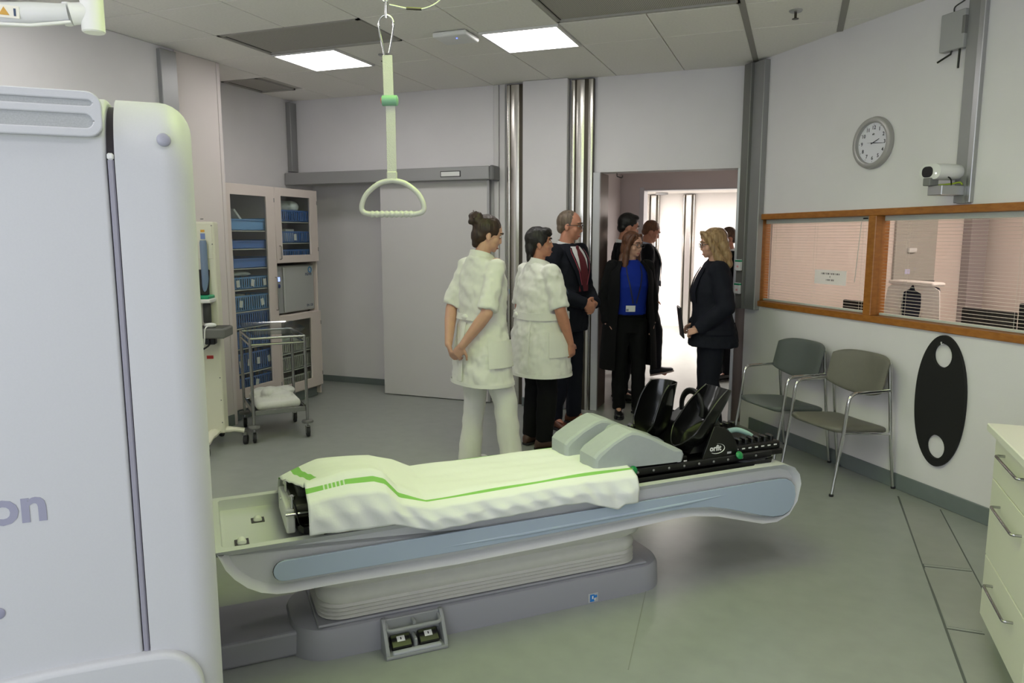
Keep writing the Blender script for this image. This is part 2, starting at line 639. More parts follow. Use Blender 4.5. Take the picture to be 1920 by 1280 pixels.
grille(-4.0, -2.8, 4.45, 5.05, 'grey perforated ceiling grille beside the lit panel over the cupboard side')
grille(-1.6, -0.4, 4.35, 5.02, 'large recessed grey ceiling grille in front of the doorway')
grille(UA + 0.02, -4.70, 5.72, 6.30, 'small grey ceiling grille in the alcove above the cupboard')

# ---- left side
mb = MB()
bx(mb, UL - 0.54, UL, -2.6, VL, 0, ZC + 0.01)
wl = struct('wall_left', mb, WALL)
mb = MB(); bx(mb, UA - 0.1, UA, VL, VB + 0.5, 0, ZC + 0.01)
struct('wall_alcove', mb, WALL)
# flat cover strip at the free edge of the left wall, with the joints of its lining boards
PINK = mat('lining_board', (214, 205, 202), 0.6, noise=0.01, nscale=3)
v0 = atu(322, 100, UL).y
mb = MB(); bx(mb, UL, UL + 0.012, v0 + 0.01, VL - 0.035, 0.1, ZC - 0.004, 0.002)
mb.build('lining_board', PINK, wl)
mb = MB(); bx(mb, UL - 0.02, UL + 0.016, VL - 0.033, VL + 0.004, 0.0, ZC - 0.004, 0.003)
mb.build('edge_strip', PINK, wl)
vv = -2.5
for a, b in ((-2.5, -0.7), (-0.7, 1.1), (1.1, 2.9), (2.9, v0 - 0.13)):
    mb = MB(); bx(mb, UL, UL + 0.010, a + 0.003, b - 0.003, 0.1, ZC - 0.004, 0.002)
    mb.build('lining_board', WALL, wl)
va, vb = atu(291, 100, UL).y, atu(322, 100, UL).y
mb = MB(); bx(mb, UL, UL + 0.05, va, vb - 0.005, 0.0, ZC - 0.03, 0.004)
tag(mb.build('cable_trunking', TRUNK), 'grey vertical cable trunking on the wall behind the scanner', 'trunking')
mb = MB(); bx(mb, UL + 0.002, UL + 0.014, -2.5, VL, 0, 0.10, 0.002)
struct('baseboard_left', mb, SKIRT)

# ---- back wall
zl = 2.245
UD0, UD1 = -1.775, -0.489           # doorway
uo = atv(718, 600, VB).x            # edge of the sliding door opening
mb = MB()
bx(mb, UA - 0.1, -2.05, VB, VB + 0.5, zl, ZC + 0.01)        # over the sliding door
bx(mb, uo + 0.12, -2.05, VB, VB + 0.5, 0, zl)
bx(mb, -2.05, UD0 - 0.0, VB + 0.02, VB + 0.2, 0, ZC + 0.01)
bx(mb, UD0, -0.2, VB, VB + 0.2, zl, ZC + 0.01)      # over the doorway
bx(mb, UA - 0.1, uo + 0.12, VB + 0.32, VB + 0.5, 0, zl)     # back of the recess
wb = struct('wall_back', mb, WALL)
mb = MB(); bx(mb, UA, uo + 0.10, VB + 0.305, VB + 0.318, 0, 0.07, 0.002)
struct('baseboard_back', mb, SKIRT)
mb = MB(); bx(mb, UA + 0.002, UA + 0.06, VB - 0.11, VB - 0.003, 2.345, ZC - 0.03, 0.004)
tag(mb.build('cable_trunking', TRUNK), 'grey vertical cable trunking in the corner above the cupboard', 'trunking')
# cover trims beside the sliding door
for x0, x1 in ((926, 936), (937, 948)):
    a, b = atv(x0, 300, VB - 0.02).x, atv(x1, 300, VB - 0.02).x
    mb = MB(); bx(mb, a, b - 0.004, VB - 0.025, VB + 0.002, 0, ZC - 0.004, 0.003)
    mb.build('cover_trim', DOORM, wb)
# sliding door leaf, rail and label
ul0, ul1 = atv(719, 560, 6.735).x, atv(919, 500, 6.735).x
t = thing('door_2', 'white sliding door leaf hanging from a grey rail', 'sliding door', ((ul0 + ul1) / 2, 6.735, 0))
t['kind'] = 'structure'
w = (ul1 - ul0) / 2
bx(MB(), -w, w, -0.02, 0.02, 0.008, 2.20, 0.003).build('door_leaf', DOORM, t)
bx(MB(), w - 0.022, w + 0.004, -0.024, 0.022, 0.008, 2.20, 0.003).build('edge_strip', ALU, t)
r0, r1 = UA + 0.01, atv(925, 335, 6.62).x
t = thing('door_rail', 'long grey aluminium rail housing over the sliding door', 'door rail', (0, 6.62, 2.2))
bx(MB(), r0, r1 - 0.045, 0, 0.178, 0.0, 0.125, 0.006).build('rail_cover', mat('rail_cover_grey', (160, 160, 160), 0.4, metal=0.3), t)
bx(MB(), r1 - 0.043, r1, -0.004, 0.178, -0.012, 0.13, 0.012).build('end_cap', mat('rail_end_grey', (120, 120, 120), 0.5), t)
ua, ub = atv(826, 337, 6.62).x, atv(864, 337, 6.62).x
mb = MB(); bx(mb, ua, ub, -0.003, 0, 0.030, 0.088)
mb.build('label_frame', DGREY, t)
mb = MB(); bx(mb, ua + 0.008, ub - 0.012, -0.0045, -0.002, 0.038, 0.080)
mb.build('label_plate', WHITEP, t)

# ---- steel column guards either side of a white pier
def steel_column(u0, u1, label, rel):
    w = u1 - u0
    t = thing('steel_column', label, 'column', ((u0 + u1) / 2, VB - 0.01, 0), 0, 'polished steel columns')
    bx(MB(), -w / 2, w / 2, -0.02, 0.02, 0, ZC - 0.012).build('backing', STEELD, t)
    for a, b, bulge in rel:
        a, b = -w / 2 + a * w, -w / 2 + b * w
        prof = []
        for k in range(7):
            q = k / 6
            prof.append((a + (b - a) * q, -0.03 - bulge * math.sin(PI * q)))
        prof += [(b, 0), (a, 0)]
        mb = MB().prism(prof, ZC - 0.02)
        mb.build('polished_strip', STEEL, t, 40)
    return t
c0, c1 = atv(950, 300, VB - 0.03).x, atv(983, 300, VB - 0.03).x
steel_column(c0, c1, 'polished steel column between the sliding door and the white pier', ((0.04, 0.20, 0.003), (0.28, 0.72, 0.007), (0.94, 1.0, 0.002)))
c2, c3 = atv(1070, 300, VB - 0.03).x, atv(1112, 300, VB - 0.03).x
steel_column(c2, c3, 'polished steel column at the edge of the open doorway', ((0.02, 0.17, 0.003), (0.26, 0.60, 0.007), (0.78, 0.97, 0.003)))
mb = MB(); bx(mb, c1 + 0.004, c2 - 0.02, VB - 0.09, VB + 0.02, 0, ZC - 0.004, 0.004)
struct('wall_pier', mb, WALL)
mb = MB(); bx(mb, c1 + 0.004, c2 - 0.02, VB - 0.10, VB - 0.091, 0, 0.09, 0.002)
struct('baseboard_pier', mb, SKIRT)

# ---- doorway lining
JAMB = mat('jamb_metal', (196, 196, 200), 0.4, metal=0.3)
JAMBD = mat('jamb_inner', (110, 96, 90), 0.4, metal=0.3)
mb = MB()
bx(mb, c3 + 0.003, UD0 + 0.045, VB - 0.03, VB + 0.0, 0, zl, 0.003)
bx(mb, UD1 - 0.028, UD1, VB - 0.012, VB + 0.02, 0, zl, 0.003)
d1 = struct('door_1', mb, JAMB)
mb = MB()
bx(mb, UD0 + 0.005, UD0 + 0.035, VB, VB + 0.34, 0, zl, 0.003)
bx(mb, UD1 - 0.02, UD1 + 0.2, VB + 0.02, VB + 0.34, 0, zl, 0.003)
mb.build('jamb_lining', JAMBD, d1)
mb = MB(); mb.tube(fillet([(0, 0, 0), (0, 0, -0.03), (0.05, 0, -0.045), (0.055, 0, -0.02)], 0.01), 0.004, 8)
mb.build('door_catch', DGREY, d1, 40, (UD0 + 0.16, VB + 0.15, zl))

# ---- passage and corridor behind the doorway
up = atv(1164, 420, 9.55).x
mb = MB(); bx(mb, up - 0.15, up, VB + 0.2, 9.55, 0, 2.9)
struct('wall_passage_left', mb, WALLP)
struct('wall_passage_right', bx(MB(), 0.9, 1.0, 7.95, 9.55, 0, 2.9), WALLP)
uo2 = atv(1206, 380, 9.5).x
mb = MB()
bx(mb, up, uo2, 9.5, 9.7, 0, 2.9)
bx(mb, uo2, 0.95, 9.5, 9.7, zl, 2.9)
bx(mb, 0.6, 0.95, 9.5, 9.7, 0, zl)
wp = struct('wall_passage_back', mb, WALLP)
mb = MB()
bx(mb, uo2 - 0.045, uo2 + 0.012, 9.485, 9.72, 0, zl + 0.03, 0.003)
bx(mb, uo2, 0.6, 9.485, 9.72, zl - 0.012, zl + 0.0, 0.003)
struct('door_3', mb, JAMB)
mb = MB(); mb.prism([(up - 0.1, VB + 0.2), (-0.33, VB + 0.2), (0.9, 8.0), (0.9, 9.6), (up - 0.1, 9.6)], 0.1, 0, Matrix.Translation((0, 0, 2.6)))
struct('ceiling_passage', mb, CEILM)
struct('baseboard_passage', bx(MB(), up, uo2 - 0.05, 9.486, 9.499, 0, 0.09, 0.002), SKIRT)
cw = atz(1250, 610)
VC = cw.y
mb = MB()
bx(mb, -6, 4, VC, VC + 0.1, 0, 2.6)
wc = struct('wall_corridor', mb, CORW)
struct('wall_corridor_left', bx(MB(), -6, -5.9, 9.7, VC, 0, 2.6), CORW)
struct('wall_corridor_right', bx(MB(), 3.9, 4.0, 9.7, VC, 0, 2.6), CORW)
struct('ceiling_corridor', bx(MB(), -6, 4, 9.6, VC + 0.1, 2.44, 2.55), CORW)
for x0, x1, lb in ((1214, 1235, 'steel column on the bright corridor wall by the doorway edge'), (1279, 1301, 'steel column on the bright corridor wall in the middle of the opening')):
    a, b = atv(x0, 450, VC - 0.05).x, atv(x1, 450, VC - 0.05).x
    t = thing('corridor_column', lb, 'column', ((a + b) / 2, VC - 0.02, 0), 0, 'corridor steel columns')
    w = (b - a) / 2
    bx(MB(), -w, w, -0.02, 0.0, 0, 2.42).build('backing', STEELD, t)
    for q0, q1 in ((-1, -0.7), (-0.55, 0.5), (0.7, 1.0)):
        bx(MB(), q0 * w, q1 * w, -0.06, -0.02, 0, 2.42, 0.012).build('polished_strip', STEEL, t, 40)
for u, v, lb in ((-2.2, 11.6, 'bright recessed corridor light straight behind the passage opening'), (-4.4, 11.6, 'bright recessed corridor light past the passage wall'), (0.1, 11.6, 'bright recessed corridor light beyond the control room corner')):
    t = thing('corridor_light', lb, 'ceiling light', (u, v, 2.425), 0, 'corridor ceiling lights')
    bx(MB(), -0.62, 0.62, -1.22, 1.22, 0.004, 0.014).build('frame', FRAMEW, t)
    bx(MB(), -0.6, 0.6, -1.2, 1.2, 0.0, 0.006).build('diffuser', emis('corridor_glow', (255, 246, 240), CORRIDOR_POWER), t)
p = atz(1241, 362, 2.43)
t = thing('downlight', 'round downlight in the corridor ceiling behind the doorway', 'ceiling light', (p.x, p.y, 2.40))
MB().lathe([(0.11, 0.035), (0.11, 0.01), (0.10, 0.0), (0.085, 0.0), (0.08, 0.02)], 24).build('trim_ring', ALU, t, 40)
MB().lathe([(0.08, 0.012), (0.079, 0.018)], 24).build('lens', mat('downlight_lens', (190, 180, 175), 0.3), t, 40)

# ---- slanted right wall with the window to the control room
WS0, WS1, WZ0, WZ1 = 1.2, 5.37, 1.078, 1.842
SE = 5.50
mb = MB()
rbx(mb, -2.0, SE, -0.14, 0, 0, WZ0); rbx(mb, -2.0, SE, -0.14, 0, WZ1, ZC + 0.01)
rbx(mb, -2.0, WS0, -0.14, 0, WZ0, WZ1); rbx(mb, WS1, SE, -0.14, 0, WZ0, WZ1)
wr = struct('wall_right', mb, WALL)
struct('baseboard_right', rbx(MB(), -2.0, 5.36, 0.0, 0.012, 0, 0.105, 0.003), SKIRT)
# corner trunking with two switches
s0, s1 = atr(1427, 300, 0.05)[0], 5.47
t = thing('cable_trunking', 'grey trunking post at the right edge of the doorway carrying two switches', 'trunking')
rbx(MB(), s0, s1 - 0.025, 0, 0.055, 1.045, ZC - 0.02, 0.004).build('trunking_cover', TRUNK, t)
rbx(MB(), s1 - 0.04, s1 + 0.06, 0.0, 0.085, 1.045, ZC - 0.02, 0.004).build('trunking_body', mat('trunking_side', (124, 124, 120), 0.45, metal=0.35), t)
for i, py in enumerate((497, 541)):
    z = atr(1390, py, 0.1)[1]
    sw = rbx(MB(), s1 - 0.03, s1 + 0.04, 0.085, 0.112, z - 0.047, z + 0.047, 0.006, 0, 2)
    q = sw.build('wall_switch', WHITEP)
    tag(q, 'white switch box with a green strip, %s of the pair on the trunking post' % ('upper' if i == 0 else 'lower'), 'switch', 'door switches')
    rbx(MB(), s1 - 0.031, s1 + 0.041, 0.086, 0.1135, z + 0.026, z + 0.044, 0.003).build('green_strip', mat('switch_green', (24, 140, 96), 0.4), q)
    rbx(MB(), s1 - 0.012, s1 + 0.012, 0.111, 0.1135, z - 0.02, z - 0.004).build('symbol', mat('switch_symbol', (225, 160, 165), 0.5), q)
# trunking above the window
sA, sB = atr(1846, 30, 0.03)[0], atr(1815, 30, 0.03)[0]
t = thing('cable_trunking', 'grey vertical cable trunking on the slanted wall above the window', 'trunking')
rbx(MB(), sA, sB, 0, 0.03, WZ1 + 0.01, ZC - 0.005, 0.004).build('trunking_cover', TRUNK, t)
rbx(MB(), sA - 0.006, sA + 0.03, 0.0, 0.034, WZ1 + 0.01, ZC - 0.005, 0.003).build('trunking_edge', ALU, t)
# window
wn = bpy.data.objects.new('window_1', None); COL.objects.link(wn); wn['kind'] = 'structure'
SM = 4.085
def frame_bar(s0, s1, z0, z1, name='frame'):
    rbx(MB(), s0, s1, -0.10, 0.022, z0, z1, 0.004).build(name, WOOD, wn)
frame_bar(WS0, WS1, WZ1 - 0.045, WZ1, 'frame_head')
frame_bar(WS0, WS1, WZ0, WZ0 + 0.045, 'frame_sill')
frame_bar(WS1 - 0.045, WS1, WZ0 + 0.045, WZ1 - 0.045, 'frame_jamb')
frame_bar(WS0, WS0 + 0.045, WZ0 + 0.045, WZ1 - 0.045, 'frame_jamb')
frame_bar(SM - 0.035, SM + 0.035, WZ0 + 0.045, WZ1 - 0.045, 'mullion')
for a, b in ((WS0 + 0.04, SM - 0.03), (SM + 0.03, WS1 - 0.04)):
    rbx(MB(), a, b, -0.03, -0.024, WZ0 + 0.04, WZ1 - 0.04).build('pane', GLASS, wn)
SLAT = mat('blind_slat', (232, 226, 220), 0.45)
def blind(s0, s1, label):
    t = thing('venetian_blind', label, 'blind', rw((s0 + s1) / 2, -0.06, 0), RA, 'venetian blinds behind the glass')
    w = (s1 - s0) / 2
    zt, zb = WZ1 - 0.085, WZ0 + 0.062
    MB().box((0, 0, WZ1 - 0.063), (0.03, 2 * w, 0.034), 0.003).build('head_rail', WHITEP, t)
    MB().box((0, 0, zb - 0.006), (0.024, 2 * w, 0.016), 0.003).build('bottom_rail', WHITEP, t)
    n = 29
    me = MB().box((0, 0, 0), (0.0225, 2 * w - 0.01, 0.0011)).mesh('slat', SLAT)
    for k in range(n):
        o = obj('slat', me, t, (0, 0, zb + 0.018 + (zt - zb - 0.02) * k / (n - 1)))
        o.rotation_euler = (0, math.radians(2.5), 0)
    for f in (-0.86, -0.3, 0.3, 0.86) if w > 0.8 else (-0.82, 0.0, 0.82):
        mb = MB()
        mb.tube([(-0.0125, f * w, zb), (-0.0125, f * w, zt)], 0.0009, 5); mb.tube([(0.0125, f * w, zb), (0.0125, f * w, zt)], 0.0009, 5)
        mb.build('ladder_cord', SLAT, t)
    mb = MB(); mb.tube([(-0.02, -w + 0.12, zt + 0.02), (-0.022, -w + 0.15, zt - 0.42)], 0.003, 6)
    mb.build('tilt_wand', WHITEP, t)
    MB().box((-0.0155, -w + 0.09, WZ1 - 0.060), (0.002, 0.045, 0.010)).build('cord_lock', BLACK, t)
blind(SM + 0.04, WS1 - 0.05, 'white venetian blind in the window pane beside the corner trunking')
blind(WS0 + 0.05, SM - 0.04, 'white venetian blind in the wider window pane under the camera')
# paper notice fixed to the glass, read from the other side
s, z = atr(1552, 520)
t = thing('paper_notice', 'white paper notice with reversed lettering on the window glass', 'notice', rw(s, -0.020, z), RA)
MB().box((0, 0, 0), (0.0008, 0.33, 0.105)).build('paper', mat('notice_paper', (246, 236, 234), 0.8), t)
INK = mat('notice_ink', (92, 80, 84), 0.8)
for z_, w_, n_ in ((0.026, 0.20, 11), (0.004, 0.012, 1), (-0.02, 0.09, 6)):
    for q in range(n_):
        MB().box((-0.0008, -w_ / 2 + w_ * (q + 0.5) / n_, z_), (0.0006, w_ / n_ * (0.45 + 0.25 * math.sin(q * 2.3)), 0.012)).build('print_mark', INK, t)

# ---- control room behind the window
c0_, c1_ = -0.14, -3.0
mb = MB(); rbx(mb, -1.0, 5.46, -2.6, -2.5, 0, 2.75); wcb = struct('wall_control_back', mb, WALLC)
mb = MB(); rbx(mb, 5.36, 5.46, -2.5, -0.14, 0, 2.75); struct('wall_control_left', mb, WALLC)
mb = MB(); rbx(mb, -1.1, -1.0, -2.5, -0.14, 0, 2.75); struct('wall_control_right', mb, WALLC)
mb = MB(); rbx(mb, -1.1, 5.46, -2.6, -0.14, 2.65, 2.75); struct('ceiling_control', mb, CEILM)
for s, lb in ((1.4, 'long warm control room light above the far monitor'), (3.6, 'long warm control room light above the coat-draped chair')):
    t = thing('control_room_light', lb, 'ceiling light', rw(s, -1.4, 2.63), RA, 'control room ceiling lights')
    MB().box((0, 0, 0.012), (0.64, 1.24, 0.018)).build('frame', FRAMEW, t)
    MB().box((0, 0, 0.0), (0.6, 1.2, 0.008)).build('diffuser', emis('control_glow', (255, 234, 222), CONTROL_POWER), t)

# ---- rear and right closing walls with the daylight window
mb = MB()
bx(mb, -5.2, 3.6, -2.65, -2.5, 0, 0.85); bx(mb, -5.2, 3.6, -2.65, -2.5, 2.45, ZC + 0.01)
bx(mb, -5.2, -3.05, -2.65, -2.5, 0.85, 2.45); bx(mb, 1.45, 3.6, -2.65, -2.5, 0.85, 2.45)
struct('wall_rear', mb, WALL)
wn2 = bpy.data.objects.new('window_2', None); COL.objects.link(wn2); wn2['kind'] = 'structure'
for a, b, c, d in ((-3.05, 1.45, 0.85, 0.91), (-3.05, 1.45, 2.39, 2.45), (-3.05, -2.99, 0.91, 2.39), (1.39, 1.45, 0.91, 2.39), (-0.83, -0.77, 0.91, 2.39)):
    bx(MB(), a, b, -2.62, -2.53, c, d, 0.004).build('frame', WHITEP, wn2)
for a, b in ((-2.99, -0.83), (-0.77, 1.39)):
    bx(MB(), a, b, -2.58, -2.574, 0.91, 2.39).build('pane', GLASS, wn2)
mb = MB(); bx(mb, 3.5, 3.62, -2.6, 2.9, 0, ZC + 0.01)
struct('wall_side', mb, WALL)
# ================================================================== CT SCANNER
SHELL = mat('scanner_shell', (199, 200, 203), 0.5, noise=0.012, nscale=260, bump=0.03, bscale=900)
SHELLG = mat('couch_grey', (182, 182, 184), 0.5, noise=0.01, nscale=200)
SHELLD = mat('scanner_shadow_gap', (52, 46, 52), 0.5)
LBLUE = mat('couch_blue_panel', (166, 180, 198), 0.35, coat=0.2)
LETTER = mat('letter_grey', (152, 152, 172), 0.5)
def rrect(cx, cy, hx, hy, r, k=6):
    r = min(r, hx * 0.999, hy * 0.999)
    out = []
    for (sx, sy, a0) in ((1, 1, 0), (-1, 1, 90), (-1, -1, 180), (1, -1, 270)):
        for j in range(k + 1):
            a = math.radians(a0 + 90 * j / k)
            out.append((cx + sx * (hx - r) + r * math.cos(a), cy + sy * (hy - r) + r * math.sin(a)))
    return out
g = thing('ct_scanner', 'large white CT scanner housing with grey maker lettering on its side', 'CT scanner', TO, TA)
GY = 1.18      # half width
GH = 1.965
GX0 = -1.0
XS = -0.165    # seam between body and front cover
# front and side view outline of the housing, bore cut out (the bore faces +x)
def front_outline(inset=0.0, k=8):
    hw = GY - inset
    pts = [(-hw, 0.0), (-hw, GH - 0.16 - inset)]
    for j in range(1, k):
        a = math.pi - math.pi / 2 * j / k
        pts.append((-hw + 0.16 + 0.16 * math.cos(a), GH - inset - 0.16 + 0.16 * math.sin(a)))
    pts += [(-hw + 0.16, GH - inset), (0, GH - inset + 0.02)]
    right = [(-p[0], p[1]) for p in pts[:-1]][::-1]
    return pts + right
BORE = [(0.45 * math.cos(2 * PI * j / 48), 1.0 + 0.45 * math.sin(2 * PI * j / 48)) for j in range(48)]
MG = Matrix(((0, 0, 1, 0), (1, 0, 0, 0), (0, 1, 0, 0), (0, 0, 0, 1)))   # poly x -> y, poly y -> z, depth -> x
def housing(name, x0, x1, bev, m, inset=0.0):
    # section with rounded vertical and top edges towards +x
    mb = MB()
    rings = []
    N = 7
    xs = [(x0, 0.0)]
    for j in range(N + 1):
        a = math.pi / 2 * j / N
        xs.append((x1 - bev + bev * math.sin(a), bev * (1 - math.cos(a))))
    for x, ins in xs:
        rings.append([(x, p[0], p[1]) for p in front_outline(inset + ins)])
    n = len(rings[0])
    vs = [p for r in rings for p in r]
    fs = []
    for i in range(len(rings) - 1):
        for k in range(n - 1):
            fs.append([i * n + k, i * n + k + 1, (i + 1) * n + k + 1, (i + 1) * n + k])
    mb.add(vs, fs)
    # faces at both ends, with the bore
    return mb, rings[-1], rings[0]
def ring_face(mb, outer, x, flip=False):
    o = [(p[1], p[2]) for p in outer]
    me = poly_mesh('t', [o, BORE], 0.0, SHELL)
    vs = [(x, v.co.x, v.co.y) for v in me.vertices]
    fs = [list(p.vertices) for p in me.polygons]
    mb.add(vs, fs)
    bpy.data.meshes.remove(me)
mb, last, first = housing('front_cover', XS + 0.012, 0.0, 0.065, SHELL)
ring_face(mb, last, 0.0)
ring_face(mb, first, XS + 0.012)
mb.build('front_cover', SHELL, g, 35)
mb, last, first = housing('body', GX0, XS - 0.004, 0.008, SHELL)
ring_face(mb, last, XS - 0.004)
ring_face(mb, first, GX0)
mb.build('side_body', SHELL, g, 35)
mb, last, first = housing('gap', GX0 + 0.05, -0.1, 0.02, SHELLD, 0.014)
mb.build('seam_gap', SHELLD, g, 35)
mb = MB()
mb.grid(lambda a, b: (GX0 + b * (0 - GX0) - 0.001, 0.449 * math.cos(2 * PI * a), 1.0 + 0.449 * math.sin(2 * PI * a)), 48, 4)
mb.build('bore_liner', mat('bore_grey', (190, 192, 190), 0.4), g, 60)
# lighter insert strip in the lower length of the seam
mb = MB(); mb.box((XS + 0.004, -GY + 0.006, 0.93), (0.012, 0.010, 1.78), 0.003)
mb.build('seam_insert', mat('seam_insert_grey', (150, 148, 160), 0.5), g)
mb = MB(); mb.box((XS + 0.004, -GY + 0.004, 1.825), (0.013, 0.010, 0.014), 0.003)
mb.build('seam_clip', WHITEP, g)
# recessed ventilation slots near the top of the side
VX = Matrix(((1, 0, 0, 0), (0, 0, 1, -GY), (0, 1, 0, 0), (0, 0, 0, 1)))
def slot(x0, x1, z0, z1, name, r, m, dep, off):
    me = poly_mesh(name, [rrect((x0 + x1) / 2, (z0 + z1) / 2, (x1 - x0) / 2, (z1 - z0) / 2, r)], dep, m, 0.002)
    o = obj(name, me, g)
    o.matrix_local = Matrix.Translation((0, off, 0)) @ VX
    return o
def slot_ring(x0, x1, z0, z1, w, name, m, off):
    a = rrect((x0 + x1) / 2, (z0 + z1) / 2, (x1 - x0) / 2, (z1 - z0) / 2, 0.026)
    holes = []
    zm = z0 + (z1 - z0) * 0.60
    for (p, q) in ((z0 + w, zm - w / 2), (zm + w * 0.4, z1 - w)):
        holes.append(rrect((x0 + x1) / 2, (p + q) / 2, (x1 - x0) / 2 - w, (q - p) / 2, 0.018))
    me = poly_mesh(name, [a] + holes, 0.006, m, 0.003, 2)
    o = obj(name, me, g)
    o.matrix_local = Matrix.Translation((0, off, 0)) @ VX
slot(-0.93, -0.172, 1.865, 1.950, 'vent_recess', 0.02, mat('vent_mesh', (176, 178, 178), 0.6, noise=0.08, nscale=300), 0.001, -0.0015)
slot_ring(-0.93, -0.172, 1.865, 1.952, 0.012, 'vent_surround', SHELL, -0.004)
# round sensor button on the front cover, lettering and plinth bulge
p = att(307, 262, -GY)
mb = MB(); mb.lathe([(0.0145, -0.004), (0.0145, 0.002), (0.012, 0.005), (0.006, 0.0065)], 24)
o = mb.build('sensor_button', mat('sensor_grey', (160, 160, 172), 0.3), g, 40)
o.matrix_local = Matrix.Translation((p[0], -GY, p[1])) @ Matrix.Rotation(PI / 2, 4, 'X')
p = att(93, 976, -GY)
o = obj('maker_lettering', text_mesh('maker_lettering', 'Canon', 0.108, LETTER, 0.0006, 0.0028, 'RIGHT'), g)
o.matrix_local = Matrix.Translation((p[0], -GY - 0.0008, p[1] + 0.038)) @ Matrix.Rotation(PI / 2, 4, 'X')
p = att(-3, 1150, -GY)
mb = MB(); mb.lathe([(0.013, -0.003), (0.013, 0.002), (0.009, 0.004)], 20)
o = mb.build('sensor_button', LETTER, g, 40)
o.matrix_local = Matrix.Translation((p[0], -GY, p[1])) @ Matrix.Rotation(PI / 2, 4, 'X')
prof = [att(*q, -GY - 0.02) for q in ((-150, 1330), (60, 1278), (160, 1258), (262, 1240), (318, 1234), (350, 1246), (372, 1278), (378, 1340))]
pth = smooth_path([(q[0], q[1], 0) for q in prof], 5)
pl = [(q.x, q.y) for q in pth] + [(prof[-1][0], 0.0), (-0.9, 0.0), (-0.9, prof[0][1])]
me = poly_mesh('plinth_cover', [pl], 0.012, SHELL, 0.012, 3)
o = obj('plinth_cover', me, g)
o.matrix_local = VX
me.shade_smooth(); me.set_sharp_from_angle(angle=0.6)

# ================================================================== COUCH
c = thing('patient_couch', 'low white CT patient couch with pale blue side panel on bellows', 'couch', TO, TA)
HW = 0.30
prof = [(0.0, 0.545), (0.012, 0.52), (0.03, 0.475), (0.058, 0.435), (0.10, 0.395), (0.146, 0.368), (0.20, 0.352), (0.258, 0.348), (0.40, 0.350), (0.9, 0.342), (1.4, 0.352), (1.794, 0.366),
        (1.95, 0.374), (2.056, 0.370), (2.2, 0.346), (2.37, 0.297), (2.47, 0.268), (2.56, 0.264), (2.636, 0.29), (2.685, 0.355), (2.703, 0.44), (2.69, 0.49), (2.655, 0.53), (2.59, 0.553), (2.45, 0.556)]
def side_ring(y, ins):
    cx = sum(p[0] for p in prof) / len(prof)
    out = []
    n = len(prof)
    for i, p in enumerate(prof):
        a, b = Vector(prof[i - 1]), Vector(prof[(i + 1) % n])
        d = (b - a).normalized()
        nn = Vector((-d.y, d.x))
        q = Vector(p) + nn * ins
        out.append((q.x, y, q.y))
    return out
mb = MB()
rings = []
for j in range(6):
    a = PI / 2 * j / 5
    rings.append(side_ring(-HW + 0.028 * (1 - math.sin(a)), 0.028 * (1 - math.cos(PI / 2 - a)) if j < 5 else 0.0))
rings2 = [[(p[0], -p[1], p[2]) for p in r] for r in rings][::-1]
rings = rings + rings2
# deck: the top between the lips is sunk, so the solid stops below it and the lips are added
mb.loft(rings)
cb = mb.build('couch_body', SHELL, c, 40)
# sink the deck: cut by a boolean box
cut = MB().box((1.235, 0, 0.56), (2.43, 2 * HW - 0.075, 0.13), 0.02, 2).build('deck_cutter', SHELL)
bo = cb.modifiers.new('deck', 'BOOLEAN'); bo.operation = 'DIFFERENCE'; bo.object = cut; bo.solver = 'EXACT'
dg = bpy.context.evaluated_depsgraph_get()
cut.matrix_world = Matrix.Translation(TO) @ Matrix.Rotation(TA, 4, 'Z')
bpy.context.view_layer.update()
dg = bpy.context.evaluated_depsgraph_get()
me = bpy.data.meshes.new_from_object(cb.evaluated_get(dg))
cb.modifiers.clear()
cb.data = me
me.shade_smooth(); me.set_sharp_from_angle(angle=math.radians(40))
bpy.data.objects.remove(cut)
# blue inlay panel on the side
for sgn in (-1, 1):
    bl = [(0.231 + 0.038 * math.cos(q), 0.4385 + 0.0375 * math.sin(q)) for q in [math.radians(270 - 18 * j) for j in range(11)]]
    bl += [(0.6, 0.478), (1.6, 0.481), (2.40, 0.484), (2.56, 0.484), (2.60, 0.478), (2.632, 0.462), (2.655, 0.435), (2.664, 0.39), (2.655, 0.345), (2.632, 0.313), (2.59, 0.296), (2.53, 0.298), (2.45, 0.318), (2.35, 0.350), (2.25, 0.380), (2.15, 0.404), (2.02, 0.418), (1.85, 0.419), (1.6, 0.413), (0.9, 0.401)]
    me = poly_mesh('blue_panel', [bl], 0.003, LBLUE, 0.002, 2)
    o = obj('blue_panel', me, c)
    o.matrix_local = Matrix.Translation((0, sgn * (HW - 0.0), 0)) @ Matrix.Rotation(PI / 2, 4, 'X')
    me2 = poly_mesh('panel_groove', [[((p[0] - 1.43) * 1.0035 + 1.43, (p[1] - 0.43) * 1.04 + 0.43) for p in bl]], 0.001, SHELLD, 0.0)
    o = obj('panel_groove', me2, c)
    o.matrix_local = Matrix.Translation((0, sgn * (HW + 0.0003), 0)) @ Matrix.Rotation(PI / 2, 4, 'X')
    # raised ridge along the middle of the panel
    mb = MB(); mb.tube([(0.75, sgn * (HW + 0.001), 0.424), (1.2, sgn * (HW + 0.003), 0.426), (2.0, sgn * (HW + 0.003), 0.440), (2.3, sgn * (HW + 0.001), 0.452)], [0.003, 0.008, 0.008, 0.003], 8)
    mb.build('panel_ridge', LBLUE, c, 50)
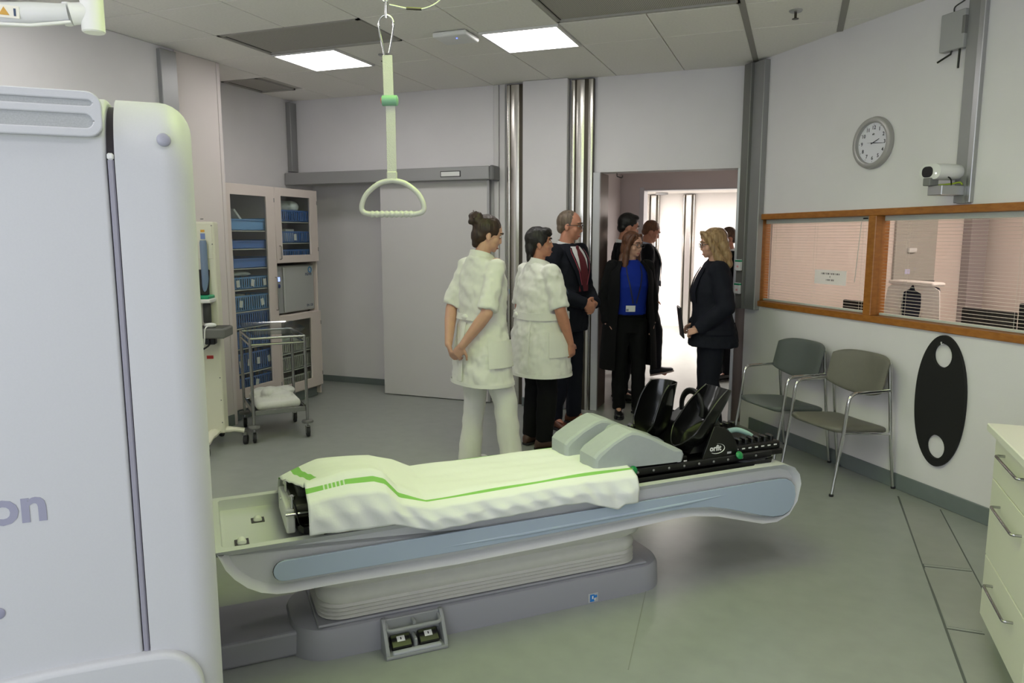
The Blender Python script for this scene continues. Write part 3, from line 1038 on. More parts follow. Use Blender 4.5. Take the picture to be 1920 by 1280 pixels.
# deck rollers
for (tx, ty, w) in ((0.168, 0.10, 0.042), (0.095, -0.115, 0.052)):
    mb = MB(); mb.box((tx, ty, 0.4965), (0.052, w + 0.012, 0.004), 0.001)
    mb.build('roller_slot', SHELLD, c)
    mb = MB(); mb.lathe([(0.006, -w / 2), (0.016, -w / 2 + 0.004), (0.018, 0), (0.016, w / 2 - 0.004), (0.006, w / 2)], 20, Matrix.Translation((tx, ty, 0.496)) @ Matrix.Rotation(PI / 2, 4, 'X'))
    mb.build('deck_roller', WHITEP, c, 40)
# long cradle (table top) lying on the deck
rings = []
for x in (0.30, 0.31, 0.5, 1.5, 2.55, 2.58):
    w = 0.255 - (0.03 if x in (0.30, 2.58) else 0)
    r = []
    for k in range(12):
        a = k / 11
        y = -w + 2 * w * a
        r.append((x, y, 0.520 + 0.055 * (abs(y) / w) ** 2.2))
    for k in range(11, -1, -1):
        a = k / 11
        y = -w + 2 * w * a
        r.append((x, y * 0.97, 0.503 + 0.045 * (abs(y) / w) ** 2.2))
    rings.append(r)
MB().loft(rings).build('cradle', BLACKM, c, 40)
# mechanism at the head end
hm = MB(); hm.box((0.275, 0.0, 0.565), (0.035, 0.30, 0.10), 0.008, 2)
hmo = hm.build('head_block', WHITEP, c)
mb = MB(); mb.box((0.335, 0.02, 0.60), (0.10, 0.34, 0.055), 0.006); mb.build('metal_bracket', mat('bracket_olive', (104, 104, 92), 0.35, metal=0.8), c)
for y in (-0.14, 0.06):
    mb = MB()
    mb.tube([(0.283, y, 0.56), (0.283, y, 0.655)], 0.008, 10); mb.tube([(0.255, y - 0.03, 0.60), (0.37, y - 0.03, 0.60)], 0.006, 10)
    mb.lathe([(0.004, 0), (0.013, 0.003), (0.013, 0.016), (0.005, 0.02)], 14, Matrix.Translation((0.283, y, 0.648)))
    mb.build('clamp_lever', CHROME, c, 40)
mb = MB(); mb.tube(fillet([(0.29, -0.17, 0.64), (0.30, -0.18, 0.58), (0.31, -0.17, 0.55), (0.36, -0.17, 0.55)], 0.02), 0.004, 8)
mb.build('cable', BLACK, c, 50)
mb = MB(); mb.box((0.365, 0.05, 0.628), (0.10, 0.22, 0.07), 0.018, 3); mb.build('head_holder', mat('holder_green_black', (46, 50, 42), 0.5), c)
mb = MB(); mb.box((0.345, 0.02, 0.6638), (0.05, 0.10, 0.0016)); sg = mb.build('warning_sticker', WHITEP, c)
mb = MB(); mb.box((0.345, 0.05, 0.6652), (0.03, 0.022, 0.001)); mb.build('yellow_mark', mat('warning_yellow', (232, 210, 40), 0.5), c)
mb = MB(); mb.prism([(0, 0), (0.03, 0), (0.015, 0.034)], 0.001, 0, Matrix.Translation((0.29, -HW + 0.035, 0.497))); mb.build('yellow_mark', MATS['warning_yellow'], c)
mb = MB(); mb.box((0.55, -HW + 0.02, 0.5475), (0.22, 0.016, 0.0016)); mb.build('yellow_mark', mat('yellow_strip', (206, 190, 60), 0.5), c)
mb = MB(); mb.box((0.395, -HW + 0.022, 0.5475), (0.03, 0.012, 0.002)); mb.build('black_mark', BLACK, c)
for t0, w, m in ((2.13, 0.10, 'yellow_strip'),):
    mb = MB(); mb.box((t0, -HW + 0.024, 0.5475), (w, 0.014, 0.0016)); mb.build('yellow_mark', MATS[m], c)
mb = MB(); mb.lathe([(0.013, 0), (0.013, 0.001), (0.010, 0.0014)], 16, Matrix.Translation((2.02, -HW + 0.024, 0.5465))); mb.build('round_mark', SHELLG, c)
# bellows
rings = []
tabs = [(0.130, 0.0), (0.138, 0.012), (0.146, 0.0), (0.154, 0.012), (0.162, 0.0), (0.170, 0.012), (0.178, 0.001), (0.186, 0.012), (0.194, 0.0), (0.203, 0.010), (0.215, 0.002), (0.235, 0.000), (0.255, 0.004), (0.268, 0.016), (0.276, 0.014), (0.29, 0.002), (0.315, 0.0), (0.34, 0.008), (0.36, 0.02)]
for z, ins in tabs:
    rings.append([(p[0], p[1], z) for p in rrect(1.105, 0, 0.74 - ins * 1.2 + (0.03 if z > 0.27 else 0), 0.195 - ins, 0.10, 6)])
mb = MB(); mb.loft(rings); mb.build('bellows', mat('bellows_cloth', (206, 204, 200), 0.7, noise=0.02, nscale=20, bump=0.1, bscale=30), c, 50)
# floor plinth with sloping right end, and the rail plate towards the scanner
rings = []
for z, ins in ((0.0, 0.0), (0.10, 0.004), (0.12, 0.012), (0.128, 0.028)):
    rings.append([(p[0], p[1], z) for p in rrect(1.125, 0, 0.868 - ins, 0.222 - ins, 0.15, 8)])
pb = MB().loft(rings).build('floor_plinth', mat('plinth_grey', (150, 150, 158), 0.45), c, 40)
mb = MB(); mb.box((1.115, 0, 0.133), (1.52, 0.40, 0.012), 0.004); mb.build('bellows_tray', MATS['plinth_grey'], c)
mb = MB(); mb.box((0.13, 0.03, 0.052), (0.42, 0.34, 0.104), 0.012, 2); mb.build('rail_plate', MATS['plinth_grey'], c)
# blue symbol on the plinth
x, z = att(1112, 1120, -0.222)
mb = MB(); mb.box((x, -0.2225, z), (0.05, 0.003, 0.042), 0.001); mb.build('symbol_plate', SHELLG, c)
mb = MB()
mb.box((x - 0.006, -0.2245, z), (0.022, 0.002, 0.034)); mb.box((x + 0.010, -0.2245, z + 0.006), (0.018, 0.002, 0.012))
sy = mb.build('blue_symbol', mat('symbol_blue', (38, 120, 200), 0.5), c)
mb = MB(); mb.box((x - 0.004, -0.226, z + 0.003), (0.007, 0.001, 0.014)); mb.box((x + 0.007, -0.226, z - 0.006), (0.007, 0.001, 0.01)); mb.build('symbol_white', WHITEP, c)

# foot pedal unit in front of the plinth
f = thing('foot_pedal_unit', 'grey double foot pedal unit at the foot of the couch', 'foot pedal', tuple(TO + TX * 0.725 + TY * -0.225), TA)
PEDG = mat('pedal_grey', (150, 152, 154), 0.45)
mb = MB(); mb.box((0, -0.045, 0.008), (0.255, 0.10, 0.016), 0.006, 2); mb.build('foot_plate', PEDG, f, 40)
for s in (-1, 1):
    me = poly_mesh('side_cheek', [[(-0.09, 0.0), (-0.085, 0.03), (-0.03, 0.115), (-0.015, 0.13), (0.0, 0.13), (0.0, 0.0)]], 0.005, PEDG, 0.003, 2)
    o = obj('side_cheek', me, f)
    o.matrix_local = Matrix.Translation((s * 0.12, 0, 0)) @ Matrix(((0, 0, 1, 0), (1, 0, 0, 0), (0, 1, 0, 0), (0, 0, 0, 1)))
mb = MB(); mb.box((0, -0.006, 0.068), (0.24, 0.010, 0.122), 0.003); mb.build('back_plate', PEDG, f)
mb = MB(); mb.tube(fillet([(-0.11, -0.006, 0.112), (-0.11, -0.05, 0.098), (0.11, -0.05, 0.098), (0.11, -0.006, 0.112)], 0.02), 0.008, 10); mb.build('guard_bar', PEDG, f, 50)
mb = MB(); mb.box((0, -0.025, 0.112), (0.012, 0.045, 0.018), 0.003); mb.build('guard_stay', PEDG, f)
mb = MB(); mb.box((0, -0.04, 0.035), (0.014, 0.06, 0.045), 0.005); mb.build('divider', PEDG, f)
for s in (-1, 1):
    R = Euler((math.radians(32), 0, 0))
    mb = MB(); mb.box((s * 0.057, -0.042, 0.042), (0.085, 0.062, 0.022), 0.005, 1, 0, R)
    p = mb.build('pedal', BLACK, f)
    mb = MB(); mb.box((s * 0.057, -0.0435, 0.0555), (0.032, 0.024, 0.0015), 0, 1, 0, R); lb = mb.build('pedal_label', WHITEP, p)
    mb = MB(); mb.box((s * 0.057, -0.0432, 0.0566), (0.005, 0.010, 0.0012), 0, 1, 0, R); lb = mb.build('pedal_arrow', SHELLD, p)
mb = MB(); mb.box((0, -0.082, 0.020), (0.20, 0.022, 0.016), 0.006, 2); mb.build('front_sill', mat('pedal_sill', (176, 178, 186), 0.4), f)

# ---- cotton sheet over the cradle
def px_table(pix, y):
    return sorted(att(px, py, y) for px, py in pix)
HEM = px_table([(578, 1003), (640, 997), (700, 990), (738, 982), (770, 988), (812, 995), (860, 985), (950, 968), (1060, 946), (1100, 942), (1132, 950), (1160, 955), (1172, 945)], -0.318)
EDGE = px_table([(575, 927), (650, 908), (700, 903), (722, 908), (748, 933), (800, 940), (900, 924), (1040, 900), (1165, 882)], -0.262)
FAR = px_table([(545, 880), (600, 858), (690, 851), (735, 860), (768, 874), (850, 863), (1040, 838), (1110, 828)], 0.20)
def sheet_pt(a, b):
    t0, t1 = HEM[0][0] + 0.004, 1.742
    t = t0 + (t1 - t0) * a
    zh = lerp_table(HEM, t)[0]; ze = lerp_table(EDGE, t)[0]; zf = lerp_table(FAR, t)[0]
    zf = max(zf, 0.60)
    head = max(0.0, min(1.0, (0.80 - t) / 0.16)); head = head * head * (3 - 2 * head)
    keys = [(0.0, -0.318, zh), (0.10, -0.320, zh + (ze - zh) * 0.45), (0.20, -0.305, zh + (ze - zh) * 0.85), (0.25, -0.268, ze), (0.30, -0.22, ze + 0.010 + 0.03 * head), (0.5, 0.0, (ze + zf) / 2 + 0.012 * head), (0.68, 0.20, zf), (0.74, 0.262, zf - 0.02 - 0.03 * head), (0.80, 0.30, zf - 0.06 - 0.04 * head), (1.0, 0.32, 0.50)]
    y, z = lerp_table(keys, b)
    # slack folds
    w = math.sin(t * 23 + b * 5) * 0.5 + math.sin(t * 41 - b * 9 + 1.3) * 0.3
    side = max(0.0, 1 - abs(b - 0.08) / 0.14)
    y -= side * 0.012 * (w + 0.4)
    y -= side * 0.006 * math.sin(t * 63 + b * 30)
    top = 1 if 0.27 < b < 0.7 else 0
    z += top * 0.0025 * math.sin(t * 14 + b * 20) + top * 0.0015 * math.sin(b * 70 + t * 5)
    tt = t
    if a < 0.12:       # the head end curls and falls away on the far side
        k = (0.12 - a) / 0.12
        tt -= 0.055 * k * max(0.0, min(1.0, (b - 0.30) / 0.3))
        if b > 0.3:
            z -= 0.022 * k * k
    return (tt, y, z)
mb = MB(); NU, NV = 150, 70
mb.grid(sheet_pt, NU, NV, 0.0)
me = mb.mesh('bed_sheet', WHITEP, None, False)
uvl = me.uv_layers.new(name='UVMap')
for poly in me.polygons:
    for li in poly.loop_indices:
        vi = me.loops[li].vertex_index
        uvl.data[li].uv = ((vi // (NV + 1)) / NU, (vi % (NV + 1)) / NV)
SHEETM = mat('cotton_sheet', (232, 234, 232), 0.85, bump=0.28, bscale=16, spec=0.2)
nt = SHEETM.node_tree
b_ = nt.nodes['Principled BSDF']
uvn = nt.nodes.new('ShaderNodeUVMap')
sx = nt.nodes.new('ShaderNodeSeparateXYZ')
nt.links.new(uvn.outputs[0], sx.inputs[0])
def band(sock, c0, w, lo=None, hi=None, other=None):
    s = nt.nodes.new('ShaderNodeMath'); s.operation = 'SUBTRACT'; nt.links.new(sock, s.inputs[0]); s.inputs[1].default_value = c0
    a = nt.nodes.new('ShaderNodeMath'); a.operation = 'ABSOLUTE'; nt.links.new(s.outputs[0], a.inputs[0])
    l = nt.nodes.new('ShaderNodeMath'); l.operation = 'LESS_THAN'; nt.links.new(a.outputs[0], l.inputs[0]); l.inputs[1].default_value = w
    return l.outputs[0]
def comb(a, b, op):
    m = nt.nodes.new('ShaderNodeMath'); m.operation = op; nt.links.new(a, m.inputs[0]); nt.links.new(b, m.inputs[1]); return m.outputs[0]
st = comb(band(sx.outputs[1], 0.262, 0.0095), band(sx.outputs[1], 0.70, 0.009), 'MAXIMUM')
st = comb(st, comb(band(sx.outputs[0], 0.035, 0.009), band(sx.outputs[1], 0.66, 0.3), 'MULTIPLY'), 'MAXIMUM')
# woven pale lettering-like breaks in the near stripe
wv = nt.nodes.new('ShaderNodeMath'); wv.operation = 'MULTIPLY'; wv.inputs[1].default_value = 95.0; nt.links.new(sx.outputs[0], wv.inputs[0])
fr = nt.nodes.new('ShaderNodeMath'); fr.operation = 'FRACT'; nt.links.new(wv.outputs[0], fr.inputs[0])
brk = comb(band(fr.outputs[0], 0.5, 0.2), band(sx.outputs[0], 0.075, 0.032), 'MULTIPLY')
inv = nt.nodes.new('ShaderNodeMath'); inv.operation = 'MULTIPLY_ADD'; inv.inputs[1].default_value = -0.7; inv.inputs[2].default_value = 1.0; nt.links.new(brk, inv.inputs[0])
st = comb(st, inv.outputs[0], 'MULTIPLY')
mx = nt.nodes.new('ShaderNodeMix'); mx.data_type = 'RGBA'
mx.inputs[6].default_value = lin((232, 234, 232)); mx.inputs[7].default_value = lin((140, 196, 104))
nt.links.new(st, mx.inputs[0]); nt.links.new(mx.outputs[2], b_.inputs['Base Color'])
me.materials.clear(); me.materials.append(SHEETM)
me.shade_smooth()
sh = obj('bed_sheet', me, None, TO, TA)
sm = sh.modifiers.new('thickness', 'SOLIDIFY'); sm.thickness = 0.0025; sm.offset = -1
tag(sh, 'white cotton sheet with green stripes draped over the couch', 'sheet')

# ---- foam knee rest: two lobes joined by a low saddle
k = thing('foam_knee_rest', 'pale grey foam knee rest with two humps on the sheet', 'knee rest', tuple(TO + Vector((0, 0, 0))), TA)
FOAM = mat('foam_grey', (166, 172, 172), 0.6, noise=0.02, nscale=40, bump=0.04, bscale=200)
def lobe(yc, x0, hw, kx=1.0):
    pr = [(0.0, 0.0), (0.0, 0.075), (0.02, 0.098), (0.10, 0.145), (0.165, 0.178), (0.20, 0.188), (0.235, 0.182), (0.30, 0.155), (0.46, 0.075), (0.50, 0.052), (0.508, 0.035), (0.50, 0.0), (0.20, 0.006), (0.17, 0.012), (0.15, 0.0)]
    pr = [(p[0] * kx, p[1] * 0.92) for p in pr]
    rings = []
    for q, ins in ((-hw, 0.016), (-hw + 0.006, 0.006), (-hw + 0.018, 0.0), (hw - 0.018, 0.0), (hw - 0.006, 0.006), (hw, 0.016)):
        r = []
        for p in pr:
            x = p[0] + (ins if p[0] < 0.09 else -ins if p[0] > 0.42 else 0)
            r.append((x0 + x, yc + q, 0.612 + max(p[1] - ins * (1 if p[1] > 0.06 else 0), 0)))
        rings.append(r)
    return MB().loft(rings)
lobe(-0.140, 1.575, 0.080, 0.95).build('hump', FOAM, k, 22)
lobe(0.110, 1.555, 0.084, 0.97).build('hump', FOAM, k, 22)
mb = MB()
rings = []
for y in (-0.04, 0.0, 0.05):
    dz = 0.018 if y == 0.0 else 0.0
    rings.append([(1.755 + p[0] * 0.9, y, 0.612 + max(p[1] - dz, 0)) for p in ((0.0, 0.0), (0.005, 0.125), (0.03, 0.150), (0.06, 0.155), (0.30, 0.072), (0.34, 0.05), (0.345, 0.0))])
mb.loft(rings); mb.build('saddle', FOAM, k, 35)

# ---- black foot positioner on its index board
b = thing('foot_positioner', 'black plastic foot and leg positioner with two upright shells on the couch', 'positioner', TO, TA)
mb = MB(); mb.box((2.16, 0, 0.585), (1.02, 0.40, 0.03), 0.006, 2); mb.build('index_board', BLACK, b)
mb = MB(); mb.box((2.12, -0.208, 0.588), (0.92, 0.022, 0.034), 0.004); mb.build('edge_rail', mat('rail_black', (26, 26, 26), 0.35), b)
mb = MB(); mb.box((2.12, 0.208, 0.588), (0.92, 0.022, 0.034), 0.004); mb.build('edge_rail', MATS['rail_black'], b)
stud = MB().lathe([(0.006, 0), (0.006, 0.002), (0.004, 0.003)], 12, Matrix.Rotation(PI / 2, 4, 'X')).mesh('index_stud', ALU, 40)
for q in range(9):
    obj('index_stud', stud, b, (1.80 + 0.085 * q, -0.219, 0.588))
for xk in (1.77, 2.37):
    mb = MB(); mb.lathe([(0.004, 0), (0.018, 0.002), (0.020, 0.010), (0.012, 0.018), (0.004, 0.019)], 16, Matrix.Translation((xk, -0.222, 0.602)) @ Matrix.Rotation(PI / 3, 4, 'X'))
    mb.build('green_knob', mat('knob_green', (20, 130, 70), 0.3), b, 40)
# toothed block at the foot end
mb = MB(); mb.box((2.50, 0, 0.618), (0.32, 0.38, 0.040), 0.008, 2); mb.build('toothed_block', BLACK, b)
tooth = MB().box((0, 0, 0), (0.020, 0.05, 0.032), 0.005).mesh('tooth', BLACK)
mark = MB().box((0, 0, 0), (0.018, 0.002, 0.006)).mesh('white_mark', WHITEP)
for q in range(7):
    obj('tooth', tooth, b, (2.385 + 0.040 * q, -0.145, 0.648)); obj('tooth', tooth, b, (2.385 + 0.040 * q, 0.145, 0.648))
    obj('white_mark', mark, b, (2.385 + 0.040 * q, -0.1915, 0.622))
for q in range(2):
    obj('white_mark', mark, b, (2.035 + 0.035 * q, -0.205, 0.6065))
# side brackets
brk_px = [(1311, 872), (1323, 840), (1338, 800), (1343, 799), (1356, 802), (1369, 811), (1378, 828), (1383, 852), (1383, 864)]
for yy in (-0.20, 0.20):
    pts = [att(*q, -0.20) for q in brk_px]
    me = poly_mesh('side_bracket', [pts], 0.006, BLACK, 0.002)
    o = obj('side_bracket', me, b); o.matrix_local = Matrix.Translation((0, yy, 0)) @ Matrix.Rotation(PI / 2, 4, 'X')
x, z = att(1344, 840, -0.208)
o = obj('maker_lettering', text_mesh('maker_lettering', 'orfit', 0.038, WHITEP, 0.0004, 0.0012), b)
o.matrix_local = Matrix.Translation((x - 0.008, -0.2086, z)) @ Matrix.Rotation(PI / 2, 4, 'X')
mb = MB()
arc = [(x + 0.046 * math.cos(q), -0.2086, z + 0.024 * math.sin(q) - 0.002) for q in [math.radians(-130 + 220 * j / 20) for j in range(21)]]
mb.tube(arc, [0.0004 + 0.0018 * math.sin(PI * min(1, j / 20 + 0.12)) for j in range(21)], 6, flat=1); mb.build('logo_swoosh', WHITEP, b)
mb = MB(); mb.box((x + 0.075, -0.2085, z - 0.03), (0.024, 0.001, 0.010)); mb.build('white_mark', SHELLG, b)
# leg shells
def shell(yc, P0, P1, w0, dep, lean):
    P0, P1 = Vector(P0), Vector(P1)
    ax = (P1 - P0)
    e = Vector((ax.y, -ax.x)).normalized()       # behind the axis, +x side
    def fn(a, bb):
        q = bb * 2 - 1
        wid = w0 * min(1.0, math.sqrt(max(a, 0.004) / 0.28)) * (1 - 0.12 * max(0, a - 0.7) / 0.3)
        cpt = P0 + ax * a
        dd = dep * (0.55 + 0.45 * math.sin(PI * min(1, a * 0.8 + 0.15)))
        ang = q * PI / 2
        lift = 0.03 * (1 - q * q) * (1 if a > 0.9 else 0) * (a - 0.9) / 0.1
        px_ = cpt.x + e.x * dd * math.cos(ang) + 0.035 * (a ** 6)
        pz_ = cpt.y + e.y * dd * math.cos(ang) + lift
        return (px_, yc + wid * math.sin(ang) + lean * a, pz_)
    mb = MB(); mb.grid(fn, 22, 16, 0.005)
    o = mb.build('leg_shell', mat('glossy_black', (12, 12, 12), 0.18), b, 50)
    rim = [Vector(fn(1 - j / 20, 0.0)) for j in range(21)] + [Vector(fn(j / 20, 1.0)) for j in range(21)]
    mb = MB(); mb.tube(rim, 0.005, 8); mb.build('shell_rim', MATS['glossy_black'], o, 50)
    return o
shell(-0.105, (2.075, 0.655), (2.275, 0.925), 0.092, 0.115, -0.01)
shell(0.135, (2.03, 0.645), (2.115, 0.915), 0.09, 0.14, 0.0)
# hoop and web joining the shells, tilt wedge below
mb = MB()
arc = [(2.265, 0.02 + 0.085 * math.cos(q), 0.80 + 0.085 * math.sin(q)) for q in [math.radians(-20 + 220 * j / 18) for j in range(19)]]
mb.tube(arc, 0.017, 10, flat=0.6); mb.build('hoop', BLACK, b, 50)
mb = MB()
mb.loft([[(2.12, -0.17, 0.625), (2.33, -0.17, 0.625), (2.30, -0.15, 0.77), (2.20, -0.15, 0.70)], [(2.10, 0.19, 0.625), (2.33, 0.19, 0.625), (2.30, 0.17, 0.77), (2.18, 0.17, 0.70)]])
mb.build('tilt_wedge', BLACK, b)
mb = MB(); mb.box((2.03, 0, 0.608), (0.16, 0.34, 0.018), 0.005); mb.box((2.0, 0.16, 0.66), (0.03, 0.05, 0.10), 0.01); mb.build('cross_bar', BLACK, b)
mb = MB()
hp = [att(*q, -0.08) for q in ((1364, 815), (1380, 812), (1395, 816), (1409, 824), (1421, 836))]
mb.tube(smooth_path([(q[0], -0.08, q[1] + 0.018) for q in hp], 5), 0.0135, 12); mb.build('mint_grip', mat('mint_foam', (168, 206, 196), 0.5), b, 50)
# ================================================================== SUPPLY CUPBOARD
CV0, CV1, CVM = VL + 0.012, 6.43, 5.77
CZ0, CZ1 = 0.125, 2.115
CU0 = UA + 0.01
cb = thing('supply_cupboard', 'tall pale cupboard with glass doors full of baskets beside the sliding door', 'cupboard', (UL, CV0, 0))
UW, VW = UL - CU0, CV1 - CV0          # depth, width; local x <= 0
vm = CVM - CV0
def cpart(name, x0, x1, y0, y1, z0, z1, m=CABM, parent=None, bev=0.002):
    return bx(MB(), x0, x1, y0, y1, z0, z1, bev).build(name, m, parent or cb)
INNER = mat('cupboard_inner', (206, 202, 190), 0.6)
cpart('side_panel', -UW, -0.022, 0, 0.018, 0, CZ1); cpart('side_panel', -UW, -0.022, VW - 0.018, VW, 0.03, CZ1)
cpart('centre_panel', -UW, -0.022, vm - 0.009, vm + 0.009, 0.03, CZ1)
cpart('top_panel', -UW, -0.022, 0.018, VW - 0.018, CZ1 - 0.018, CZ1)
cpart('bottom_panel', -UW, -0.022, 0.018, VW - 0.018, 0.11, 0.128)
cpart('back_panel', -UW, -UW + 0.008, 0.018, VW - 0.018, 0.11, CZ1 - 0.018, INNER)
cpart('plinth', -UW, -0.07, 0.0, VW, 0, 0.108, SKIRT)
NZ0, NZ1 = 0.90, 1.405
cpart('shelf', -UW + 0.01, -0.022, vm + 0.009, VW - 0.018, NZ0 - 0.02, NZ0); cpart('shelf', -UW + 0.01, -0.022, vm + 0.009, VW - 0.018, NZ1, NZ1 + 0.02)
GLD = bpy.data.materials.new('cupboard_glass')
GLD.use_nodes = True
nt = GLD.node_tree
nt.nodes.clear()
out = nt.nodes.new('ShaderNodeOutputMaterial'); tr = nt.nodes.new('ShaderNodeBsdfTransparent'); tr.inputs[0].default_value = (0.92, 0.95, 0.95, 1)
gl = nt.nodes.new('ShaderNodeBsdfGlossy'); gl.inputs['Roughness'].default_value = 0.05
mxs = nt.nodes.new('ShaderNodeMixShader'); mxs.inputs[0].default_value = 0.05
nt.links.new(tr.outputs[0], mxs.inputs[1]); nt.links.new(gl.outputs[0], mxs.inputs[2]); nt.links.new(mxs.outputs[0], out.inputs[0])
def glass_door(y0, y1, z0, z1, gy0, gy1, gz0, gz1, hy, hz0, hz1):
    outer = [(y0, z0), (y1, z0), (y1, z1), (y0, z1)]
    inner = [(gy0, gz0), (gy1, gz0), (gy1, gz1), (gy0, gz1)]
    me = poly_mesh('door', [outer, inner], 0.009, CABM, 0.001)
    d = obj('door', me, cb)
    d.matrix_local = Matrix.Translation((-0.01, 0, 0)) @ Matrix(((0, 0, 1, 0), (1, 0, 0, 0), (0, 1, 0, 0), (0, 0, 0, 1)))
    bx(MB(), gy0 - 0.006, gy1 + 0.006, gz0 - 0.006, gz1 + 0.006, -0.004, 0.0).build('glass_pane', GLD, d)
    mb = MB(); mb.tube(fillet([(hy, hz0, 0.008), (hy, hz0, 0.034), (hy, hz1, 0.034), (hy, hz1, 0.008)], 0.012), 0.0048, 8)
    mb.build('handle', STAIN, d, 50)
    for z in (z0 + 0.12, z1 - 0.12):
        bx(MB(), y1 - 0.008, y1 + 0.002, z - 0.02, z + 0.02, 0.006, 0.013, 0.002).build('hinge', GREYP, d)
pv = lambda x, y: atu(x, y, UL).y - CV0
pz = lambda x, y: atu(x, y, UL).z
glass_door(0.0, vm - 0.003, CZ0, CZ1, pv(431, 370), pv(498, 370), pz(445, 732), pz(431, 363), vm - 0.035, pz(512, 582), pz(512, 520))
glass_door(vm + 0.003, VW, NZ1 + 0.005, CZ1, pv(526, 370), pv(580, 370), pz(530, 479), pz(527, 367), vm + 0.045, pz(524, 486), pz(524, 461))
glass_door(vm + 0.003, VW, CZ0, NZ0 - 0.004, pv(527, 600), pv(583, 600), pz(540, 722), pz(535, 603), vm + 0.045, NZ0 - 0.12, NZ0 - 0.05)
# baskets
BLUE = mat('basket_blue', (88, 124, 188), 0.45)
BLUE2 = mat('basket_pale_blue', (116, 160, 206), 0.45)
WBASK = mat('basket_white', (196, 192, 178), 0.5)
PAPER = mat('paper_white', (226, 222, 214), 0.7)
CLEAR = mat('clear_wrap', (210, 212, 208), 0.35, bump=0.6, bscale=18)
def basket(y0, y1, z0, z1, m, label, group, solid=False, tags=0, x0=-0.46, x1=-0.05, lip=0.0, seed=0):
    t = thing('storage_basket', label, 'basket', (UL, CV0, z0), 0, group)
    h = z1 - z0
    mb = MB()
    bx(mb, x0, x1, y0, y1, 0, 0.006)
    for z in ((0.0, h - 0.012) if not solid else ()):
        for q in ((x0, x0 + 0.006, y0, y1), (x1 - 0.006, x1, y0, y1), (x0, x1, y0, y0 + 0.006), (x0, x1, y1 - 0.006, y1)):
            bx(mb, *q, z, z + 0.014)
    if solid:
        for q in ((x0, x0 + 0.005, y0, y1), (x0, x1, y0, y0 + 0.005), (x0, x1, y1 - 0.005, y1)):
            bx(mb, *q, 0, h * 1.15)
        bx(mb, x1 - 0.005, x1, y0, y1, 0, h)
        bx(mb, x1 - 0.004, x1 + 0.010, y0 - 0.002, y1 + 0.002, h - 0.010, h)
        t['kind_note'] = 'tray'; del t['kind_note']
        mb.build('tray_body', m, t)
    else:
        n = max(6, int((y1 - y0) / 0.028))
        for k in range(n + 1):
            y = y0 + 0.005 + (y1 - y0 - 0.01) * k / n
            bx(mb, x1 - 0.005, x1, y - 0.005, y + 0.005, 0.004, h - 0.004)
            bx(mb, x0, x0 + 0.005, y - 0.005, y + 0.005, 0.004, h - 0.004)
        for k in range(8):
            x = x0 + 0.01 + (x1 - x0 - 0.02) * k / 7
            bx(mb, x - 0.008, x + 0.008, y0, y0 + 0.005, 0.004, h - 0.004); bx(mb, x - 0.008, x + 0.008, y1 - 0.005, y1, 0.004, h - 0.004)
        mb.build('basket_grid', m, t)
    for k in range(tags):
        yy = y0 + (y1 - y0) * (k + 0.5) / tags + 0.02 * math.sin(k * 5 + seed)
        R = Euler((math.radians(12 * math.sin(seed * 3 + k * 2)), 0, 0))
        MB().box((x1 + 0.004, yy, h * 0.5), (0.0015, 0.042, min(0.062, h * 0.75)), 0, 1, 0, R).build('name_tag', PAPER, t)
    return t
zy = lambda y, x=470: atu(x, y, UL - 0.06).z
LB0, LB1 = 0.06, vm - 0.05
ys = [(411, 432, 1), (451, 466, 1), (484, 502, 1), (519, 541, 0), (553, 582, 0), (585, 612, 0), (618, 650, 0), (660, 696, 0), (706, 731, 0)]
word = ['topmost', 'second', 'third', 'fourth', 'fifth', 'sixth', 'seventh', 'eighth', 'lowest']
TG = [0, 0, 0, 3, 2, 0, 0, 4, 1]
for i, (a, b_, sol) in enumerate(ys):
    z1, z0 = zy(a), zy(b_)
    kind = 'open blue tray' if sol else 'slotted blue basket'
    cpart('shelf', -UW + 0.01, -0.04, 0.018, vm - 0.009, z0 - 0.010, z0 - 0.002, INNER)
    basket(LB0, LB1, z0, z1, BLUE2 if i in (3, 4, 0) else BLUE, '%s, %s down in the tall glass-door column' % (kind, word[i]), 'baskets in the tall column', bool(sol), TG[i], seed=i)
ysr = [(395, 416), (434, 455), (468, 479)]
for i, (a, b_) in enumerate(ysr):
    z1, z0 = zy(a, 555), zy(b_, 555)
    if i < 2:
        cpart('shelf', -UW + 0.01, -0.04, vm + 0.009, VW - 0.018, z0 - 0.010, z0 - 0.002, INNER)
    else:
        z0 = NZ1 + 0.022
    basket(vm + 0.07, VW - 0.06, z0, z1, BLUE, 'blue slotted basket above the incubator, %s of three' % ('top', 'middle', 'bottom')[i], 'baskets above the incubator', False, (0, 1, 0)[i], seed=i + 20)
ysb = [(634, 656), (663, 688), (700, 719)]
for i, (a, b_) in enumerate(ysb):
    z1, z0 = zy(a, 565), zy(b_, 565)
    if i < 2:
        cpart('shelf', -UW + 0.01, -0.04, vm + 0.009, VW - 0.018, z0 - 0.010, z0 - 0.002, INNER)
    else:
        z0 = 0.130
    basket(vm + 0.07, VW - 0.06, z0, z1, WBASK, 'white slotted basket below the incubator, %s of three' % ('top', 'middle', 'bottom')[i], 'baskets below the incubator', False, 0, seed=i + 30)
